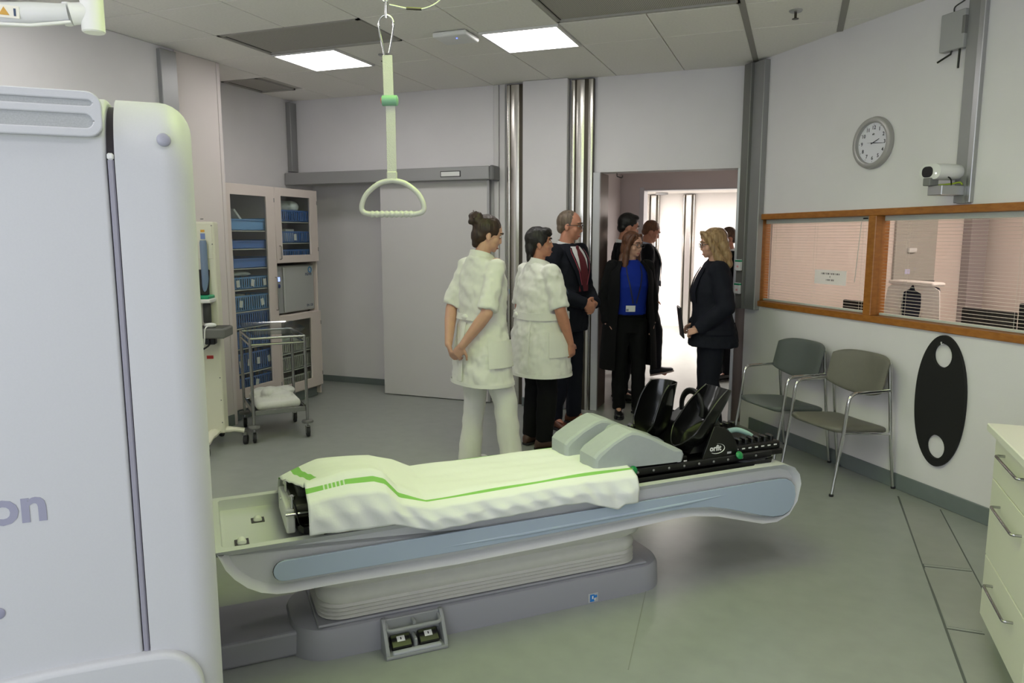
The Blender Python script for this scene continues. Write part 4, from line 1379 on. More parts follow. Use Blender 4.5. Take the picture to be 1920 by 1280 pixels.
# things lying in the baskets
def bundle(name, label, cat, y, z, ry, rz, rx, m, seed):
    rnd = random.Random(seed)
    mb = MB()
    for k in range(6):
        mb.ell((rnd.uniform(-1, 1) * rx * 0.4, rnd.uniform(-1, 1) * ry * 0.45, rz * (0.4 + 0.35 * rnd.random())), (rx * 0.6, ry * (0.4 + 0.25 * rnd.random()), rz * (0.4 + 0.2 * rnd.random())))
    o = mb.build(name, m)
    o.location = (UL - 0.18, CV0 + y, z)
    r = o.modifiers.new('remesh', 'REMESH'); r.mode = 'VOXEL'; r.voxel_size = 0.012; r.use_smooth_shade = True
    return tag(o, label, cat)
bundle('plastic_bag', 'crumpled clear plastic bags piled in the top blue basket above the incubator', 'plastic bag', (vm + VW) / 2 + 0.06, zy(404, 555), 0.18, 0.12, 0.14, CLEAR, 3)
bundle('plastic_bag', 'small wrapped packs in the fifth blue basket of the tall column', 'plastic bag', 0.20, zy(566), 0.15, 0.07, 0.12, CLEAR, 4)
bundle('plastic_bag', 'clear wrapped tubing in the sixth blue basket of the tall column', 'plastic bag', 0.14, zy(604), 0.08, 0.045, 0.10, CLEAR, 5)
bundle('plastic_bag', 'pale wrapped packs on the shelf between tray and slotted basket', 'plastic bag', 0.26, zy(519), 0.20, 0.045, 0.13, CLEAR, 6)
bundle('plastic_bag', 'wrapped white packs in the white basket below the incubator', 'plastic bag', (vm + VW) / 2, zy(642, 565), 0.20, 0.07, 0.14, CLEAR, 8)
for i, (y, a, w, h, lb) in enumerate(((0.24, 0.75, 0.02, 0.22, 'tilted white box file standing in the topmost blue tray'), (0.40, 0.78, 0.010, 0.24, 'slim white folder leaning in the topmost blue tray'))):
    mb = MB(); mb.box((0, 0, h / 2), (0.2, w + 0.012, h), 0.002)
    o = mb.build('box_file', PAPER); o.location = (UL - 0.22, CV0 + y + 0.0, zy(432) + 0.016); o.rotation_euler = (a, 0, 0)
    o.location.y -= 0.0
    tag(o, lb, 'folder')
for i, y in enumerate((0.16, 0.34)):
    mb = MB(); mb.box((0, 0, 0.06), (0.2, 0.13, 0.12), 0.002)
    o = mb.build('carton', PAPER); o.location = (UL - 0.2, CV0 + vm + y, zy(454, 555) + 0.008)
    tag(o, 'small white carton in the middle blue basket, %s' % ('next to the cupboard centre panel' if i == 0 else 'next to the door hinge side'), 'box', 'cartons in the middle basket')
# incubator in the niche
ic = thing('incubator', 'grey box incubator with blue display in the open niche of the cupboard', 'incubator', (UL, CV0, NZ0))
INC = mat('incubator_grey', (176, 178, 176), 0.4, metal=0.2)
y0, y1 = vm + 0.03, VW - 0.035
ydv = y0 + 0.12
bx(MB(), -0.48, -0.07, y0, y1, 0.012, 0.475, 0.006).build('case', INC, ic)
bx(MB(), -0.07, -0.045, ydv, y1, 0.02, 0.468, 0.008).build('incubator_door', INC, ic)
pn = bx(MB(), -0.07, -0.055, y0 + 0.006, ydv - 0.008, 0.02, 0.468, 0.004).build('control_panel', mat('incubator_panel', (150, 152, 152), 0.4), ic)
bx(MB(), -0.056, -0.053, y0 + 0.018, y0 + 0.070, 0.33, 0.37).build('display', emis('display_glow', (150, 170, 255), 1.6), pn)
MB().lathe([(0.02, 0), (0.02, 0.012), (0.014, 0.016)], 16, Matrix.Translation((-0.056, y0 + 0.045, 0.285)) @ Matrix.Rotation(PI / 2, 4, 'Y')).build('dial', mat('dial_blue', (40, 56, 110), 0.4), pn, 40)
M90 = Matrix(((0, 0, 1, 0), (1, 0, 0, 0), (0, 1, 0, 0), (0, 0, 0, 1)))
o = obj('maker_lettering', text_mesh('maker_lettering', 'nüve', 0.055, mat('logo_navy', (40, 60, 92), 0.5), 0.0003, 0.0008), ic); o.matrix_local = Matrix.Translation((-0.0445, y1 - 0.09, 0.385)) @ M90
mb = MB(); mb.tube([(-0.0445, y1 - 0.065 + 0.024 * math.cos(a), 0.425 + 0.026 * math.sin(a)) for a in [2 * PI * j / 20 for j in range(20)]], 0.006, 6, True); mb.build('logo_ring', mat('logo_blue', (50, 120, 170), 0.5), ic)
o = obj('model_lettering', text_mesh('model_lettering', 'EN 120', 0.034, MATS['logo_navy'], 0.0003, 0.0006), ic); o.matrix_local = Matrix.Translation((-0.0445, y1 - 0.08, 0.065)) @ M90
for q in ((-0.1, y0 + 0.03), (-0.1, y1 - 0.03), (-0.45, y0 + 0.03), (-0.45, y1 - 0.03)):
    MB().lathe([(0.012, 0), (0.012, 0.013)], 10, Matrix.Translation((q[0], q[1], 0))).build('foot', RUBBER, ic)

# ================================================================== STEEL TROLLEY
fa, fb = atz(478, 830), atz(578, 818)
ex = (fb - fa); TWID = ex.length; ex.normalize(); ey = Vector((-ex.y, ex.x, 0))
TDEP = 0.56
tr = thing('linen_trolley', 'stainless steel trolley with clear top tray in front of the cupboard', 'trolley', tuple(fa + ex * TWID / 2 + ey * TDEP / 2), math.atan2(ex.y, ex.x))
hx_, hy_ = TWID / 2, TDEP / 2
for sx_ in (-1, 1):
    for sy_ in (-1, 1):
        x, y = sx_ * hx_, sy_ * hy_
        MB().tube([(x, y, 0.135), (x, y, 0.85)], 0.0125, 12).build('leg', STAIN, tr, 50)
        MB().lathe([(0.018, 0.118), (0.045, 0.122), (0.048, 0.13), (0.045, 0.142), (0.018, 0.146)], 20, Matrix.Translation((x, y, 0))).build('bumper', GREYP, tr, 40)
        cs = MB()
        cs.tube([(x, y, 0.12), (x, y, 0.09)], 0.008, 8)
        ca = cs.build('caster_fork', STAIN, tr, 40)
        bx(MB(), x - 0.018, x - 0.014, y - 0.02, y + 0.02, 0.035, 0.092).build('fork_cheek', STAIN, ca)
        bx(MB(), x + 0.014, x + 0.018, y - 0.02, y + 0.02, 0.035, 0.092).build('fork_cheek', STAIN, ca)
        MB().lathe([(0.01, -0.013), (0.04, -0.012), (0.042, 0), (0.04, 0.012), (0.01, 0.013)], 20, Matrix.Translation((x, y, 0.042)) @ Matrix.Rotation(PI / 2, 4, 'Y')).build('caster_wheel', RUBBER, tr, 40)
for z in (0.85, 0.80):
    for a, b_ in (((-hx_, -hy_), (hx_, -hy_)), ((-hx_, hy_), (hx_, hy_)), ((-hx_, -hy_), (-hx_, hy_)), ((hx_, -hy_), (hx_, hy_))):
        if z == 0.80 and a[1] == b_[1] == hy_:
            continue
        MB().tube([(a[0], a[1], z), (b_[0], b_[1], z)], 0.010, 10).build('top_rail', STAIN, tr, 50)
bx(MB(), -hx_ + 0.01, hx_ - 0.01, -hy_ + 0.01, hy_ - 0.01, 0.232, 0.240).build('lower_shelf', STAIN, tr)
for q in ((-hx_, hx_, -hy_, -hy_ + 0.02), (-hx_, hx_, hy_ - 0.02, hy_), (-hx_, -hx_ + 0.02, -hy_, hy_), (hx_ - 0.02, hx_, -hy_, hy_)):
    bx(MB(), *q, 0.222, 0.262, 0.003).build('shelf_edge', STAIN, tr)
ty = MB(); ty.grid(lambda a, b_: ((a * 2 - 1) * (hx_ + 0.01), (b_ * 2 - 1) * (hy_ + 0.01), 0.865 + 0.055 * max(abs(a * 2 - 1), abs(b_ * 2 - 1)) ** 8), 16, 16, 0.003)
CLP = bpy.data.materials.new('clear_tray'); CLP.use_nodes = True
nt = CLP.node_tree; nt.nodes.clear()
out = nt.nodes.new('ShaderNodeOutputMaterial'); t1 = nt.nodes.new('ShaderNodeBsdfTransparent'); t1.inputs[0].default_value = (0.88, 0.9, 0.9, 1); g1 = nt.nodes.new('ShaderNodeBsdfGlossy'); g1.inputs['Roughness'].default_value = 0.12
mxs = nt.nodes.new('ShaderNodeMixShader'); mxs.inputs[0].default_value = 0.12
nt.links.new(t1.outputs[0], mxs.inputs[1]); nt.links.new(g1.outputs[0], mxs.inputs[2]); nt.links.new(mxs.outputs[0], out.inputs[0])
ty.build('clear_tray', CLP, tr, 40)
# folded white linen bundle on the lower shelf
rnd = random.Random(12)
mb = MB()
mb.box((0, 0, 0.04), (TWID * 0.84, TDEP * 0.8, 0.07), 0.03, 3)
for q in range(9):
    mb.ell((rnd.uniform(-0.13, 0.13), rnd.uniform(-0.2, 0.2), 0.085 + rnd.uniform(-0.01, 0.03)), (0.06 + 0.05 * rnd.random(), 0.07 + 0.05 * rnd.random(), 0.035 + 0.02 * rnd.random()), Euler((0, 0, rnd.uniform(0, 3))))
lb = mb.build('linen_bundle', mat('white_linen', (224, 224, 218), 0.85, bump=0.9, bscale=16, spec=0.2), None, None, tuple(tr.location + Vector((0, 0, 0.242))), tr.rotation_euler.z)
r = lb.modifiers.new('remesh', 'REMESH'); r.mode = 'VOXEL'; r.voxel_size = 0.009; r.use_smooth_shade = True
tag(lb, 'crumpled white linen bundle on the lower shelf of the trolley', 'linen')

# ================================================================== EQUIPMENT STAND (behind the scanner)
ep = atz(404, 838)
es = thing('equipment_stand', 'cream wheeled equipment column with flow tube and grey tray behind the scanner', 'medical stand', tuple(ep), YAW + 0.1)
COLC = mat('stand_cream', (226, 224, 204), 0.45)
MB().box((-0.02, 0.06, 0.94), (0.20, 0.12, 1.66), 0.012, 2).build('column', COLC, es)
MB().box((-0.02, -0.002, 1.62), (0.17, 0.006, 0.26), 0.002).build('upper_panel', COLC, es)
MB().box((-0.002, -0.007, 1.70), (0.030, 0.002, 0.018)).build('orange_label', mat('label_orange', (214, 160, 50), 0.5), es)
MB().box((-0.002, -0.007, 1.66), (0.034, 0.002, 0.044)).build('picture_label', mat('label_blue', (120, 140, 190), 0.5), es)
MB().box((0.0, -0.010, 1.79), (0.022, 0.002, 0.005)).build('dark_mark', DGREY, es)
mb = MB(); mb.lathe([(0.024, 0), (0.026, 0.01), (0.026, 0.42), (0.022, 0.44)], 18, Matrix.Translation((0.005, -0.03, 1.19)))
mb.build('flow_tube', mat('tube_blue_glass', (112, 132, 160), 0.1, spec=0.8), es, 40)
mb = MB(); mb.lathe([(0.028, 0), (0.03, 0.01), (0.03, 0.14), (0.024, 0.15)], 18, Matrix.Translation((0.005, -0.03, 1.00))); mb.build('tube_holder', DGREY, es, 40)
MB().box((0.0, -0.10, 0.935), (0.36, 0.24, 0.075), 0.012, 2).build('grey_tray', mat('tray_grey', (112, 112, 108), 0.5), es)
MB().box((0.0, -0.10, 0.972), (0.33, 0.21, 0.006), 0.002).build('tray_recess', DGREY, es)
MB().box((-0.05, -0.06, 1.175), (0.24, 0.20, 0.03), 0.008, 2).build('upper_tray', WHITEP, es)
MB().box((-0.04, -0.07, 1.20), (0.20, 0.17, 0.028), 0.006).build('green_tray', mat('tray_green', (30, 150, 104), 0.4), es)
MB().box((-0.06, -0.03, 1.31), (0.19, 0.016, 0.20), 0.006, 1, 0, Euler((math.radians(-14), 0, 0))).build('dark_screen', BLACKM, es)
mb = MB(); mb.lathe([(0.02, 0), (0.021, 0.07), (0.016, 0.08), (0.016, 0.10), (0.006, 0.104)], 16, Matrix.Translation((-0.02, -0.16, 0.972))); mb.build('canister', STAIN, es, 40)
mb = MB(); mb.ell((0.06, -0.15, 0.992), (0.045, 0.028, 0.02)); mb.build('white_bottle', WHITEP, es, 60)
mb = MB(); mb.tube(smooth_path([(0.05, -0.17, 0.985), (0.04, -0.22, 0.97), (0.03, -0.232, 0.86), (-0.03, -0.18, 0.76), (-0.07, -0.05, 0.72)], 6), 0.005, 8); mb.build('white_cable', WHITEP, es, 50)
mb = MB(); mb.tube(smooth_path([(0.02, -0.08, 0.90), (0.03, -0.10, 0.84), (-0.02, -0.12, 0.80), (-0.09, -0.08, 0.76)], 6), 0.007, 8); mb.build('black_cable', BLACK, es, 50)
MB().box((0.03, -0.06, 0.86), (0.08, 0.06, 0.05), 0.008).build('tray_clamp', BLACK, es)
rl = MB().box((0.0, -0.003, 0.725), (0.05, 0.003, 0.026)).build('red_label', mat('label_red', (190, 50, 44), 0.5), es)
screw = MB().lathe([(0.005, 0), (0.005, 0.002), (0.003, 0.003)], 10, Matrix.Rotation(PI / 2, 4, 'X')).mesh('screw', GREYP)
for x in (-0.105, 0.065):
    for z in (0.2, 0.38, 0.56, 1.60, 1.74):
        obj('screw', screw, es, (x, -0.0005 if z < 1 else -0.0055, z))
for (dx, dy) in ((0.21, 0.08), (0.02, -0.30), (-0.28, 0.0), (-0.05, 0.34)):
    mb = MB(); mb.tube(smooth_path([(0, 0.05, 0.125), (dx * 0.6, dy * 0.6 + 0.02, 0.125), (dx, dy, 0.11)], 5), [0.045] * 5 + [0.035] * 6, 10, flat=0.55); lg = mb.build('base_leg', COLC, es, 50)
    MB().tube([(dx, dy, 0.10), (dx, dy, 0.07)], 0.02, 12).build('caster_cap', GREYP, lg, 40)
    MB().lathe([(0.01, -0.016), (0.036, -0.015), (0.038, 0), (0.036, 0.015), (0.01, 0.016)], 20, Matrix.Translation((dx + 0.01, dy - 0.01, 0.038)) @ Matrix.Rotation(PI / 2, 4, 'Y')).build('caster_wheel', RUBBER, lg, 40)

# ================================================================== CHAIRS
def make_chair(label, s, fabric):
    t = thing('visitor_chair', label, 'chair', tuple(rw(s, 0.0)), RA, 'visitor chairs by the wall')
    # local x towards the wall (0 = wall face), y along the wall
    for sy_ in (-1, 1):
        y = sy_ * 0.255
        pts = [(-0.52, y, 0.004), (-0.455, y, 0.40), (-0.425, y, 0.665), (-0.105, y, 0.668)]
        MB().tube(fillet(pts, 0.06, 6), 0.0115, 12).build('arm_and_front_leg', CHROME, t, 50)
        pts = [(-0.022, y, 0.004), (-0.065, y, 0.30), (-0.105, y, 0.668), (-0.115, y * 0.97, 0.84)]
        MB().tube(smooth_path(pts, 4), 0.0115, 12).build('back_leg', CHROME, t, 50)
        MB().tube([(-0.455, y, 0.415), (-0.075, y, 0.375)], 0.009, 10).build('seat_rail', CHROME, t, 50)
        for x in (-0.52, -0.022):
            MB().lathe([(0.014, 0), (0.015, 0.012), (0.012, 0.016)], 12, Matrix.Translation((x, y, 0))).build('foot_cap', RUBBER, t, 40)
    def seat(a, b_):
        q = (b_ * 2 - 1)
        u = a * 2 - 1
        return u, q
    # seat cushion
    rings = []
    for k in range(13):
        a = k / 12
        x = -0.505 + 0.45 * a
        w = 0.24 * (1 - 0.9 * max(0.0, (abs(a - 0.5) - 0.36) / 0.14) ** 3 * 0.5)
        zc = 0.438 - 0.045 * a - 0.012 * (1 - a) ** 3
        hz = 0.030 * math.sqrt(max(0.05, 1 - (2 * abs(a - 0.5)) ** 6))
        r = []
        for j in range(24):
            an = 2 * PI * j / 24
            cx_, sn = math.cos(an), math.sin(an)
            yy = w * math.copysign(abs(cx_) ** 0.35, cx_)
            zz = hz * math.copysign(abs(sn) ** 0.6, sn)
            if zz > 0:
                zz -= 0.012 * (1 - (yy / w) ** 2) * 0.6
            r.append((x, yy, zc + zz))
        rings.append(r)
    MB().loft(rings).build('seat', fabric, t, 60)
    # backrest, curved in plan, bowed lower edge
    rings = []
    for k in range(17):
        q = -1 + 2 * k / 16
        y = 0.258 * q
        xb = -0.10 - 0.0 - 0.055 * (1 - q * q) * -1 - 0.045 + 0.0
        xb = -0.150 + 0.060 * (1 - q * q)
        zt = 0.885 - 0.035 * q ** 4
        zb = 0.60 + 0.055 * abs(q) ** 2.2
        th = 0.024 * math.sqrt(max(0.06, 1 - abs(q) ** 8))
        r = []
        for j in range(20):
            an = 2 * PI * j / 20
            cx_, sn = math.cos(an), math.sin(an)
            zz = (zt + zb) / 2 + (zt - zb) / 2 * math.copysign(abs(sn) ** 0.4, sn)
            xx = xb + th * math.copysign(abs(cx_) ** 0.6, cx_) + 0.035 * (zz - 0.74) / 0.14
            r.append((xx, y, zz))
        rings.append(r)
    MB().loft(rings).build('backrest', fabric, t, 60)
    return t
FAB1 = mat('chair_vinyl_olive', (112, 110, 100), 0.5, noise=0.03, nscale=30, bump=0.03, bscale=300)
FAB2 = mat('chair_vinyl_slate', (92, 98, 96), 0.5, noise=0.03, nscale=30, bump=0.03, bscale=300)
make_chair('olive grey upholstered chrome armchair next to the black oval board', 4.00, FAB1)
make_chair('slate grey upholstered chrome armchair nearer the doorway', 4.60, FAB2)

# ================================================================== BLACK TRANSFER BOARD
s, z = 3.449, 0.654
t = thing('transfer_board', 'black oval transfer board with two round hand holes hanging on the wall', 'board', tuple(rw(s, 0.012, z)), RA)
ov = []
for j in range(64):
    a = 2 * PI * j / 64
    ca, sa = math.cos(a), math.sin(a)
    ov.append((0.178 * math.copysign(abs(ca) ** 1.05, ca), 0.408 * math.copysign(abs(sa) ** 0.92, sa)))
h1 = [(0.068 * math.cos(2 * PI * j / 32), 0.285 + 0.075 * math.sin(2 * PI * j / 32)) for j in range(32)]
h2 = [(0.068 * math.cos(2 * PI * j / 32), -0.285 + 0.075 * math.sin(2 * PI * j / 32)) for j in range(32)]
me = poly_mesh('board', [ov, h1, h2], 0.008, BLACKM, 0.002)
o = obj('board', me, t); o.matrix_local = Matrix(((0, 0, 1, 0), (1, 0, 0, 0), (0, 1, 0, 0), (0, 0, 0, 1)))
hk = thing('wall_hook', 'small white hook holding the black oval board', 'hook', tuple(rw(s, 0.0, z + 0.345)), RA)
MB().tube(fillet([(0.0, 0, 0.02), (-0.035, 0, 0.006), (-0.04, 0, 0.025)], 0.01), 0.004, 8).build('hook_arm', WHITEP, hk, 50)
MB().box((-0.0015, 0, 0.02), (0.003, 0.02, 0.03)).build('hook_plate', WHITEP, hk)

# ================================================================== DRAWER UNIT
du, dv0, dv1 = 0.79, 1.30, 3.425
t = thing('drawer_unit', 'cream drawer unit with bar handles along the edge of the room', 'drawers', (du, 0, 0))
bx(MB(), 0.02, 0.58, dv0, dv1, 0.09, 0.868, 0.002).build('carcass', CREAM, t)
bx(MB(), 0.06, 0.56, dv0, dv1 - 0.02, 0.0, 0.09).build('plinth', SKIRT, t)
pzu = lambda x, y: atu(x, y, du).z
zs = [0.868, pzu(1874, 911), pzu(1859, 1057), 0.09]
vcols = [dv1, dv1 - 0.62, dv1 - 1.24, dv0]
for ci in range(3):
    a, b_ = vcols[ci + 1], vcols[ci]
    for k in range(3):
        d = bx(MB(), 0.0, 0.019, a + 0.002, b_ - 0.002, zs[k + 1] + 0.002, zs[k] - 0.002, 0.002).build('drawer', CREAM, t)
        hz = (zs[k] - 0.055) if k == 0 else zs[k] - 0.075
        ye = b_ - 0.155
        MB().tube(fillet([(0.0, ye, hz), (-0.032, ye, hz), (-0.032, ye - 0.30, hz), (0.0, ye - 0.30, hz)], 0.012), 0.0055, 10).build('handle', STAIN, d, 50)
wt = bx(MB(), -0.03, 0.62, dv0 - 0.02, dv1 + 0.025, 0.869, 0.902, 0.004).build('worktop', mat('worktop_white', (226, 226, 216), 0.35), None, None, (du, 0, 0))
tag(wt, 'pale laminate worktop on the cream drawer unit', 'worktop')

# ================================================================== CLOCK
s, z = 4.132, 2.279
ck = thing('wall_clock', 'round silver-rimmed wall clock with black numerals on the slanted wall', 'clock', tuple(rw(s, 0.0, z)), RA)
# local: x into wall is +, clock faces -x; text plane: right (viewer) = -y
CM = Matrix(((0, 0, -1, 0), (-1, 0, 0, 0), (0, 1, 0, 0), (0, 0, 0, 1)))     # poly x -> -y, poly y -> z, depth -> -x
def cpl(o, dx):
    o.matrix_local = Matrix.Translation((dx, 0, 0)) @ CM
    return o
cpl(MB().lathe([(0.168, 0), (0.172, 0.012), (0.165, 0.034), (0.150, 0.040), (0.136, 0.036), (0.132, 0.02), (0.132, 0.0)], 48).build('clock_rim', mat('clock_silver', (172, 170, 168), 0.35, metal=0.4), ck, 40), 0)
cpl(MB().lathe([(0.133, 0.0), (0.133, 0.014)], 48).build('clock_face', mat('clock_white', (226, 224, 234), 0.6), ck, 40), 0)
NUM = mat('clock_ink', (44, 44, 56), 0.6)
for hnum in range(1, 13):
    a = math.radians(90 - 30 * hnum)
    me = text_mesh('numeral', str(hnum), 0.034, NUM, 0.0004, 0.0006)
    o = obj('numeral', me, ck); o.matrix_local = Matrix.Translation((-0.0145, -0.100 * math.cos(a), 0.100 * math.sin(a))) @ CM
    MB().box((-0.0145, -0.122 * math.cos(a), 0.122 * math.sin(a)), (0.001, 0.004, 0.004)).build('hour_dot', NUM, ck)
o = obj('maker_lettering', text_mesh('maker_lettering', 'afc', 0.018, NUM, 0.0003, 0.0006), ck); o.matrix_local = Matrix.Translation((-0.0145, 0, 0.058)) @ CM
def hand(ang, l, tail, w, name):
    a = math.radians(90 - ang)
    d = Vector((math.cos(a), math.sin(a))); n = Vector((-d.y, d.x)) * w / 2
    mb = MB().prism([(-d * tail - n), (d * l - n * 0.5), (d * l + n * 0.5), (-d * tail + n)], 0.001)
    cpl(mb.build(name, NUM, ck), -0.018)
hand(68, 0.060, 0.015, 0.006, 'hour_hand'); hand(96, 0.092, 0.018, 0.005, 'minute_hand'); hand(276, 0.05, 0.03, 0.002, 'second_hand')

# ================================================================== SURVEILLANCE CAMERA
s, z = atr(1745, 322, 0.20)
P = rw(s, 0.20, z)
aim = (Vector((-2.6, 2.4, 1.9)) - P); aim.z *= 0.4; aim.normalize()
cm = thing('surveillance_camera', 'white wall camera with a dark oval lens above the window', 'camera', tuple(P), math.atan2(aim.y, aim.x))
rings = []
for x, sc in ((0.0, 0.86), (0.006, 0.97), (-0.0, 1.0), (-0.12, 1.0), (-0.20, 0.92), (-0.215, 0.75)):
    if x == -0.0 and sc == 1.0: x = -0.012
    rings.append([(x, p[0] * sc, p[1] * sc) for p in rrect(0, 0, 0.078, 0.045, 0.044, 6)])
rings = [rings[1], rings[2], rings[3], rings[4], rings[5]]
MB().loft(rings).build('camera_body', WHITEP, cm, 50)
me = poly_mesh('lens_window', [rrect(0, 0, 0.036, 0.030, 0.026, 6)], 0.002, BLACK, 0.001)
o = obj('lens_window', me, cm); o.matrix_local = Matrix.Translation((0.008, -0.016, 0)) @ Matrix(((0, 0, 1, 0), (1, 0, 0, 0), (0, 1, 0, 0), (0, 0, 0, 1)))
MB().ell((0.008, 0.045, -0.012), (0.003, 0.004, 0.004)).build('indicator', emis('indicator_glow', (255, 255, 255), 2.0), cm)
s2, z2 = atr(1788, 352, 0.08)
br = thing('camera_bracket', 'grey metal bracket with loose cables under the white camera', 'bracket', tuple(rw(s2, 0, z2)), RA)
MB().box((-0.10, 0.02, -0.016), (0.20, 0.10, 0.055), 0.003).build('bracket_arm', ALU, br)
MB().box((-0.017, -0.02, -0.01), (0.034, 0.075, 0.16), 0.003).build('wall_plate', TRUNK, br)
MB().box((-0.19, 0.06, 0.035), (0.07, 0.05, 0.045), 0.004).build('swivel_block', GREYP, br)
MB().tube(smooth_path([(-0.16, 0.0, 0.075), (-0.12, -0.01, 0.05), (-0.10, 0.0, 0.02), (-0.08, 0.02, 0.018)], 6), 0.004, 8).build('black_cable', BLACK, br, 50)
MB().tube(smooth_path([(-0.15, 0.05, 0.016), (-0.10, 0.0, 0.022), (-0.06, -0.02, 0.03), (-0.05, -0.03, 0.016)], 6), 0.005, 8).build('yellow_green_cable', mat('earth_cable', (150, 170, 40), 0.5), br, 50)

# ================================================================== RADIO BOX WITH AERIALS
s, z = atr(1796, 57, 0.03)
rb = thing('radio_box', 'grey wall box with two black aerials near the ceiling', 'electronics box', tuple(rw(s + 0.02, 0.002, z)), RA)
MB().box((-0.025, 0.0, 0.0), (0.05, 0.165, 0.215), 0.006, 2).build('box_case', mat('box_grey', (168, 168, 168), 0.45), rb)
MB().box((-0.025, -0.075, 0.02), (0.052, 0.02, 0.10), 0.002).build('side_grille', GREYP, rb)
MB().tube([(-0.03, 0.01, -0.106), (-0.03, 0.015, -0.125), (-0.035, 0.10, -0.155)], 0.006, 8).build('aerial', BLACK, rb, 50)
MB().tube([(-0.03, -0.045, -0.105), (-0.03, -0.043, -0.215)], 0.006, 8).build('aerial', BLACK, rb, 50)
MB().tube(smooth_path([(-0.02, 0.02, 0.105), (-0.02, 0.02, 0.14), (-0.015, -0.03, 0.16), (-0.012, -0.105, 0.185)], 5), 0.004, 8).build('cable', DGREY, rb, 50)

# ================================================================== CEILING ITEMS
p = atz(855, 72, ZC - 0.03)
ap = thing('wireless_access_point', 'white rectangular wireless access point on the ceiling beside the lit panel', 'access point', (p.x, p.y, ZC - 0.004), 0.0)
MB().box((0, 0, -0.02), (0.26, 0.24, 0.036), 0.012, 3).build('case', WHITEP, ap, 40)
MB().lathe([(0.005, 0), (0.005, 0.003)], 10, Matrix.Translation((0.03, -0.05, -0.041))).build('status_light', emis('status_blue', (70, 90, 255), 6), ap)
for i, (px_, py_, lb) in enumerate(((1492, 22, 'sprinkler head in the ceiling by the slanted wall'), (719, 104, 'sprinkler head in the ceiling by the lit panel over the cupboard side'))):
    p = atz(px_, py_, ZC - 0.01)
    sp = thing('sprinkler_head', lb, 'sprinkler', (p.x, p.y, ZC - 0.002), 0, 'ceiling sprinklers')
    MB().lathe([(0.008, -0.012), (0.036, -0.010), (0.042, -0.004), (0.042, 0.0)], 20).build('escutcheon', ALU, sp, 40)
    MB().tube([(0, 0, -0.01), (0, 0, -0.05)], 0.008, 10).build('stem', STEELD, sp, 50)
    MB().lathe([(0.02, -0.054), (0.022, -0.052), (0.02, -0.050)], 16).build('deflector', STEELD, sp, 40)

# ================================================================== TRAPEZE GRAB HANDLE
p0 = onplane(736, 372, TO + TY * 0.02, TY)
th = thing('trapeze_handle', 'hanging pale triangular grab handle on a webbing strap over the couch', 'grab handle', (p0.x, p0.y, 0), YAW - 0.05)
hz = lambda y: onplane(736, y, TO + TY * 0.02, TY).z
sc = (onplane(800, 372, TO + TY * 0.02, TY) - onplane(672, 372, TO + TY * 0.02, TY)).length / 128 * 0.93
PALE = mat('handle_pale', (196, 196, 192), 0.45)
WEB = mat('webbing', (196, 196, 188), 0.85, bump=0.3, bscale=300)
zb, zt = hz(401), hz(340)
pts = [(-0.0 + x * sc, 0, hz(y)) for x, y in ((-40, 402), (-58, 398), (-62, 386), (-52, 364), (-28, 345), (-6, 339), (6, 339), (28, 345), (52, 364), (62, 386), (58, 398), (40, 402))]
MB().tube(smooth_path(pts, 5), 0.0105, 12).build('handle_bow', PALE, th, 60)
gp = []; gr = []
for k in range(41):
    gp.append(((-44 + 88 * k / 40) * sc, 0, zb - 0.001)); gr.append(0.0125 + 0.0022 * math.sin(2 * PI * 9 * k / 40))
MB().tube(gp, gr, 14).build('hand_grip', PALE, th, 60)
def strap(y0, y1, w, name, dx0=0.0, dx1=0.0):
    a, b_ = hz(y0), hz(y1)
    MB().loft([[(dx1 - w, -0.0022, b_), (dx1 + w, -0.0022, b_), (dx1 + w, 0.0022, b_), (dx1 - w, 0.0022, b_)], [(dx0 - w, -0.0022, a), (dx0 + w, -0.0022, a), (dx0 + w, 0.0022, a), (dx0 - w, 0.0022, a)]]).build(name, WEB, th)
strap(196, 332, 9.0 * sc, 'webbing_strap'); strap(104, 180, 9.5 * sc, 'webbing_strap', -4 * sc, -3 * sc)
MB().box((0, 0, hz(332)), (0.042, 0.014, 0.045), 0.004).build('strap_loop', WEB, th)
mb = MB(); mb.lathe([(0.016, -0.032), (0.021, -0.029), (0.021, 0.029), (0.016, 0.032)], 20, Matrix.Translation((-0.002, 0, hz(189))) @ Matrix.Rotation(PI / 2, 4, 'Y')); bk = mb.build('adjuster', mat('adjuster_green', (120, 168, 140), 0.45), th, 40)
MB().lathe([(0.012, 0), (0.012, 0.003)], 16, Matrix.Translation((-0.037, 0, hz(189))) @ Matrix.Rotation(PI / 2, 4, 'Y')).build('red_button', mat('button_red', (214, 70, 40), 0.4), bk)
kp = [(-5 + x, y) for x, y in ((-4, 104), (-7, 88), (-13, 60), (-14, 42), (-8, 32), (0, 29), (9, 33), (14, 44), (12, 62), (7, 88), (4, 100))]
MB().tube(smooth_path([(x * sc, 0, hz(y)) for x, y in kp], 4), 0.0045, 10).build('carabiner', CHROME, th, 50)
zt_ = hz(30)
MB().tube([(-5 * sc, 0, zt_ - 0.01), (-5 * sc, 0, zt_ + 0.06)], 0.006, 8).build('swivel_hook', CHROME, th, 50)
MB().tube([(-5 * sc + 0.016 * math.cos(a), 0, zt_ + 0.07 + 0.018 * math.sin(a)) for a in [2 * PI * j / 16 for j in range(16)]], 0.004, 8, True).build('ring', CHROME, th, 50)
MB().tube([(-5 * sc, 0, zt_ + 0.085), (-5 * sc, 0, ZC - 0.008)], 0.005, 8).build('ceiling_rod', CHROME, th, 50)
MB().lathe([(0.05, 0), (0.05, 0.012), (0.02, 0.02)], 20, Matrix.Translation((-5 * sc, 0, ZC - 0.004)) @ Matrix.Rotation(PI, 4, 'X')).build('ceiling_plate', ALU, th, 40)
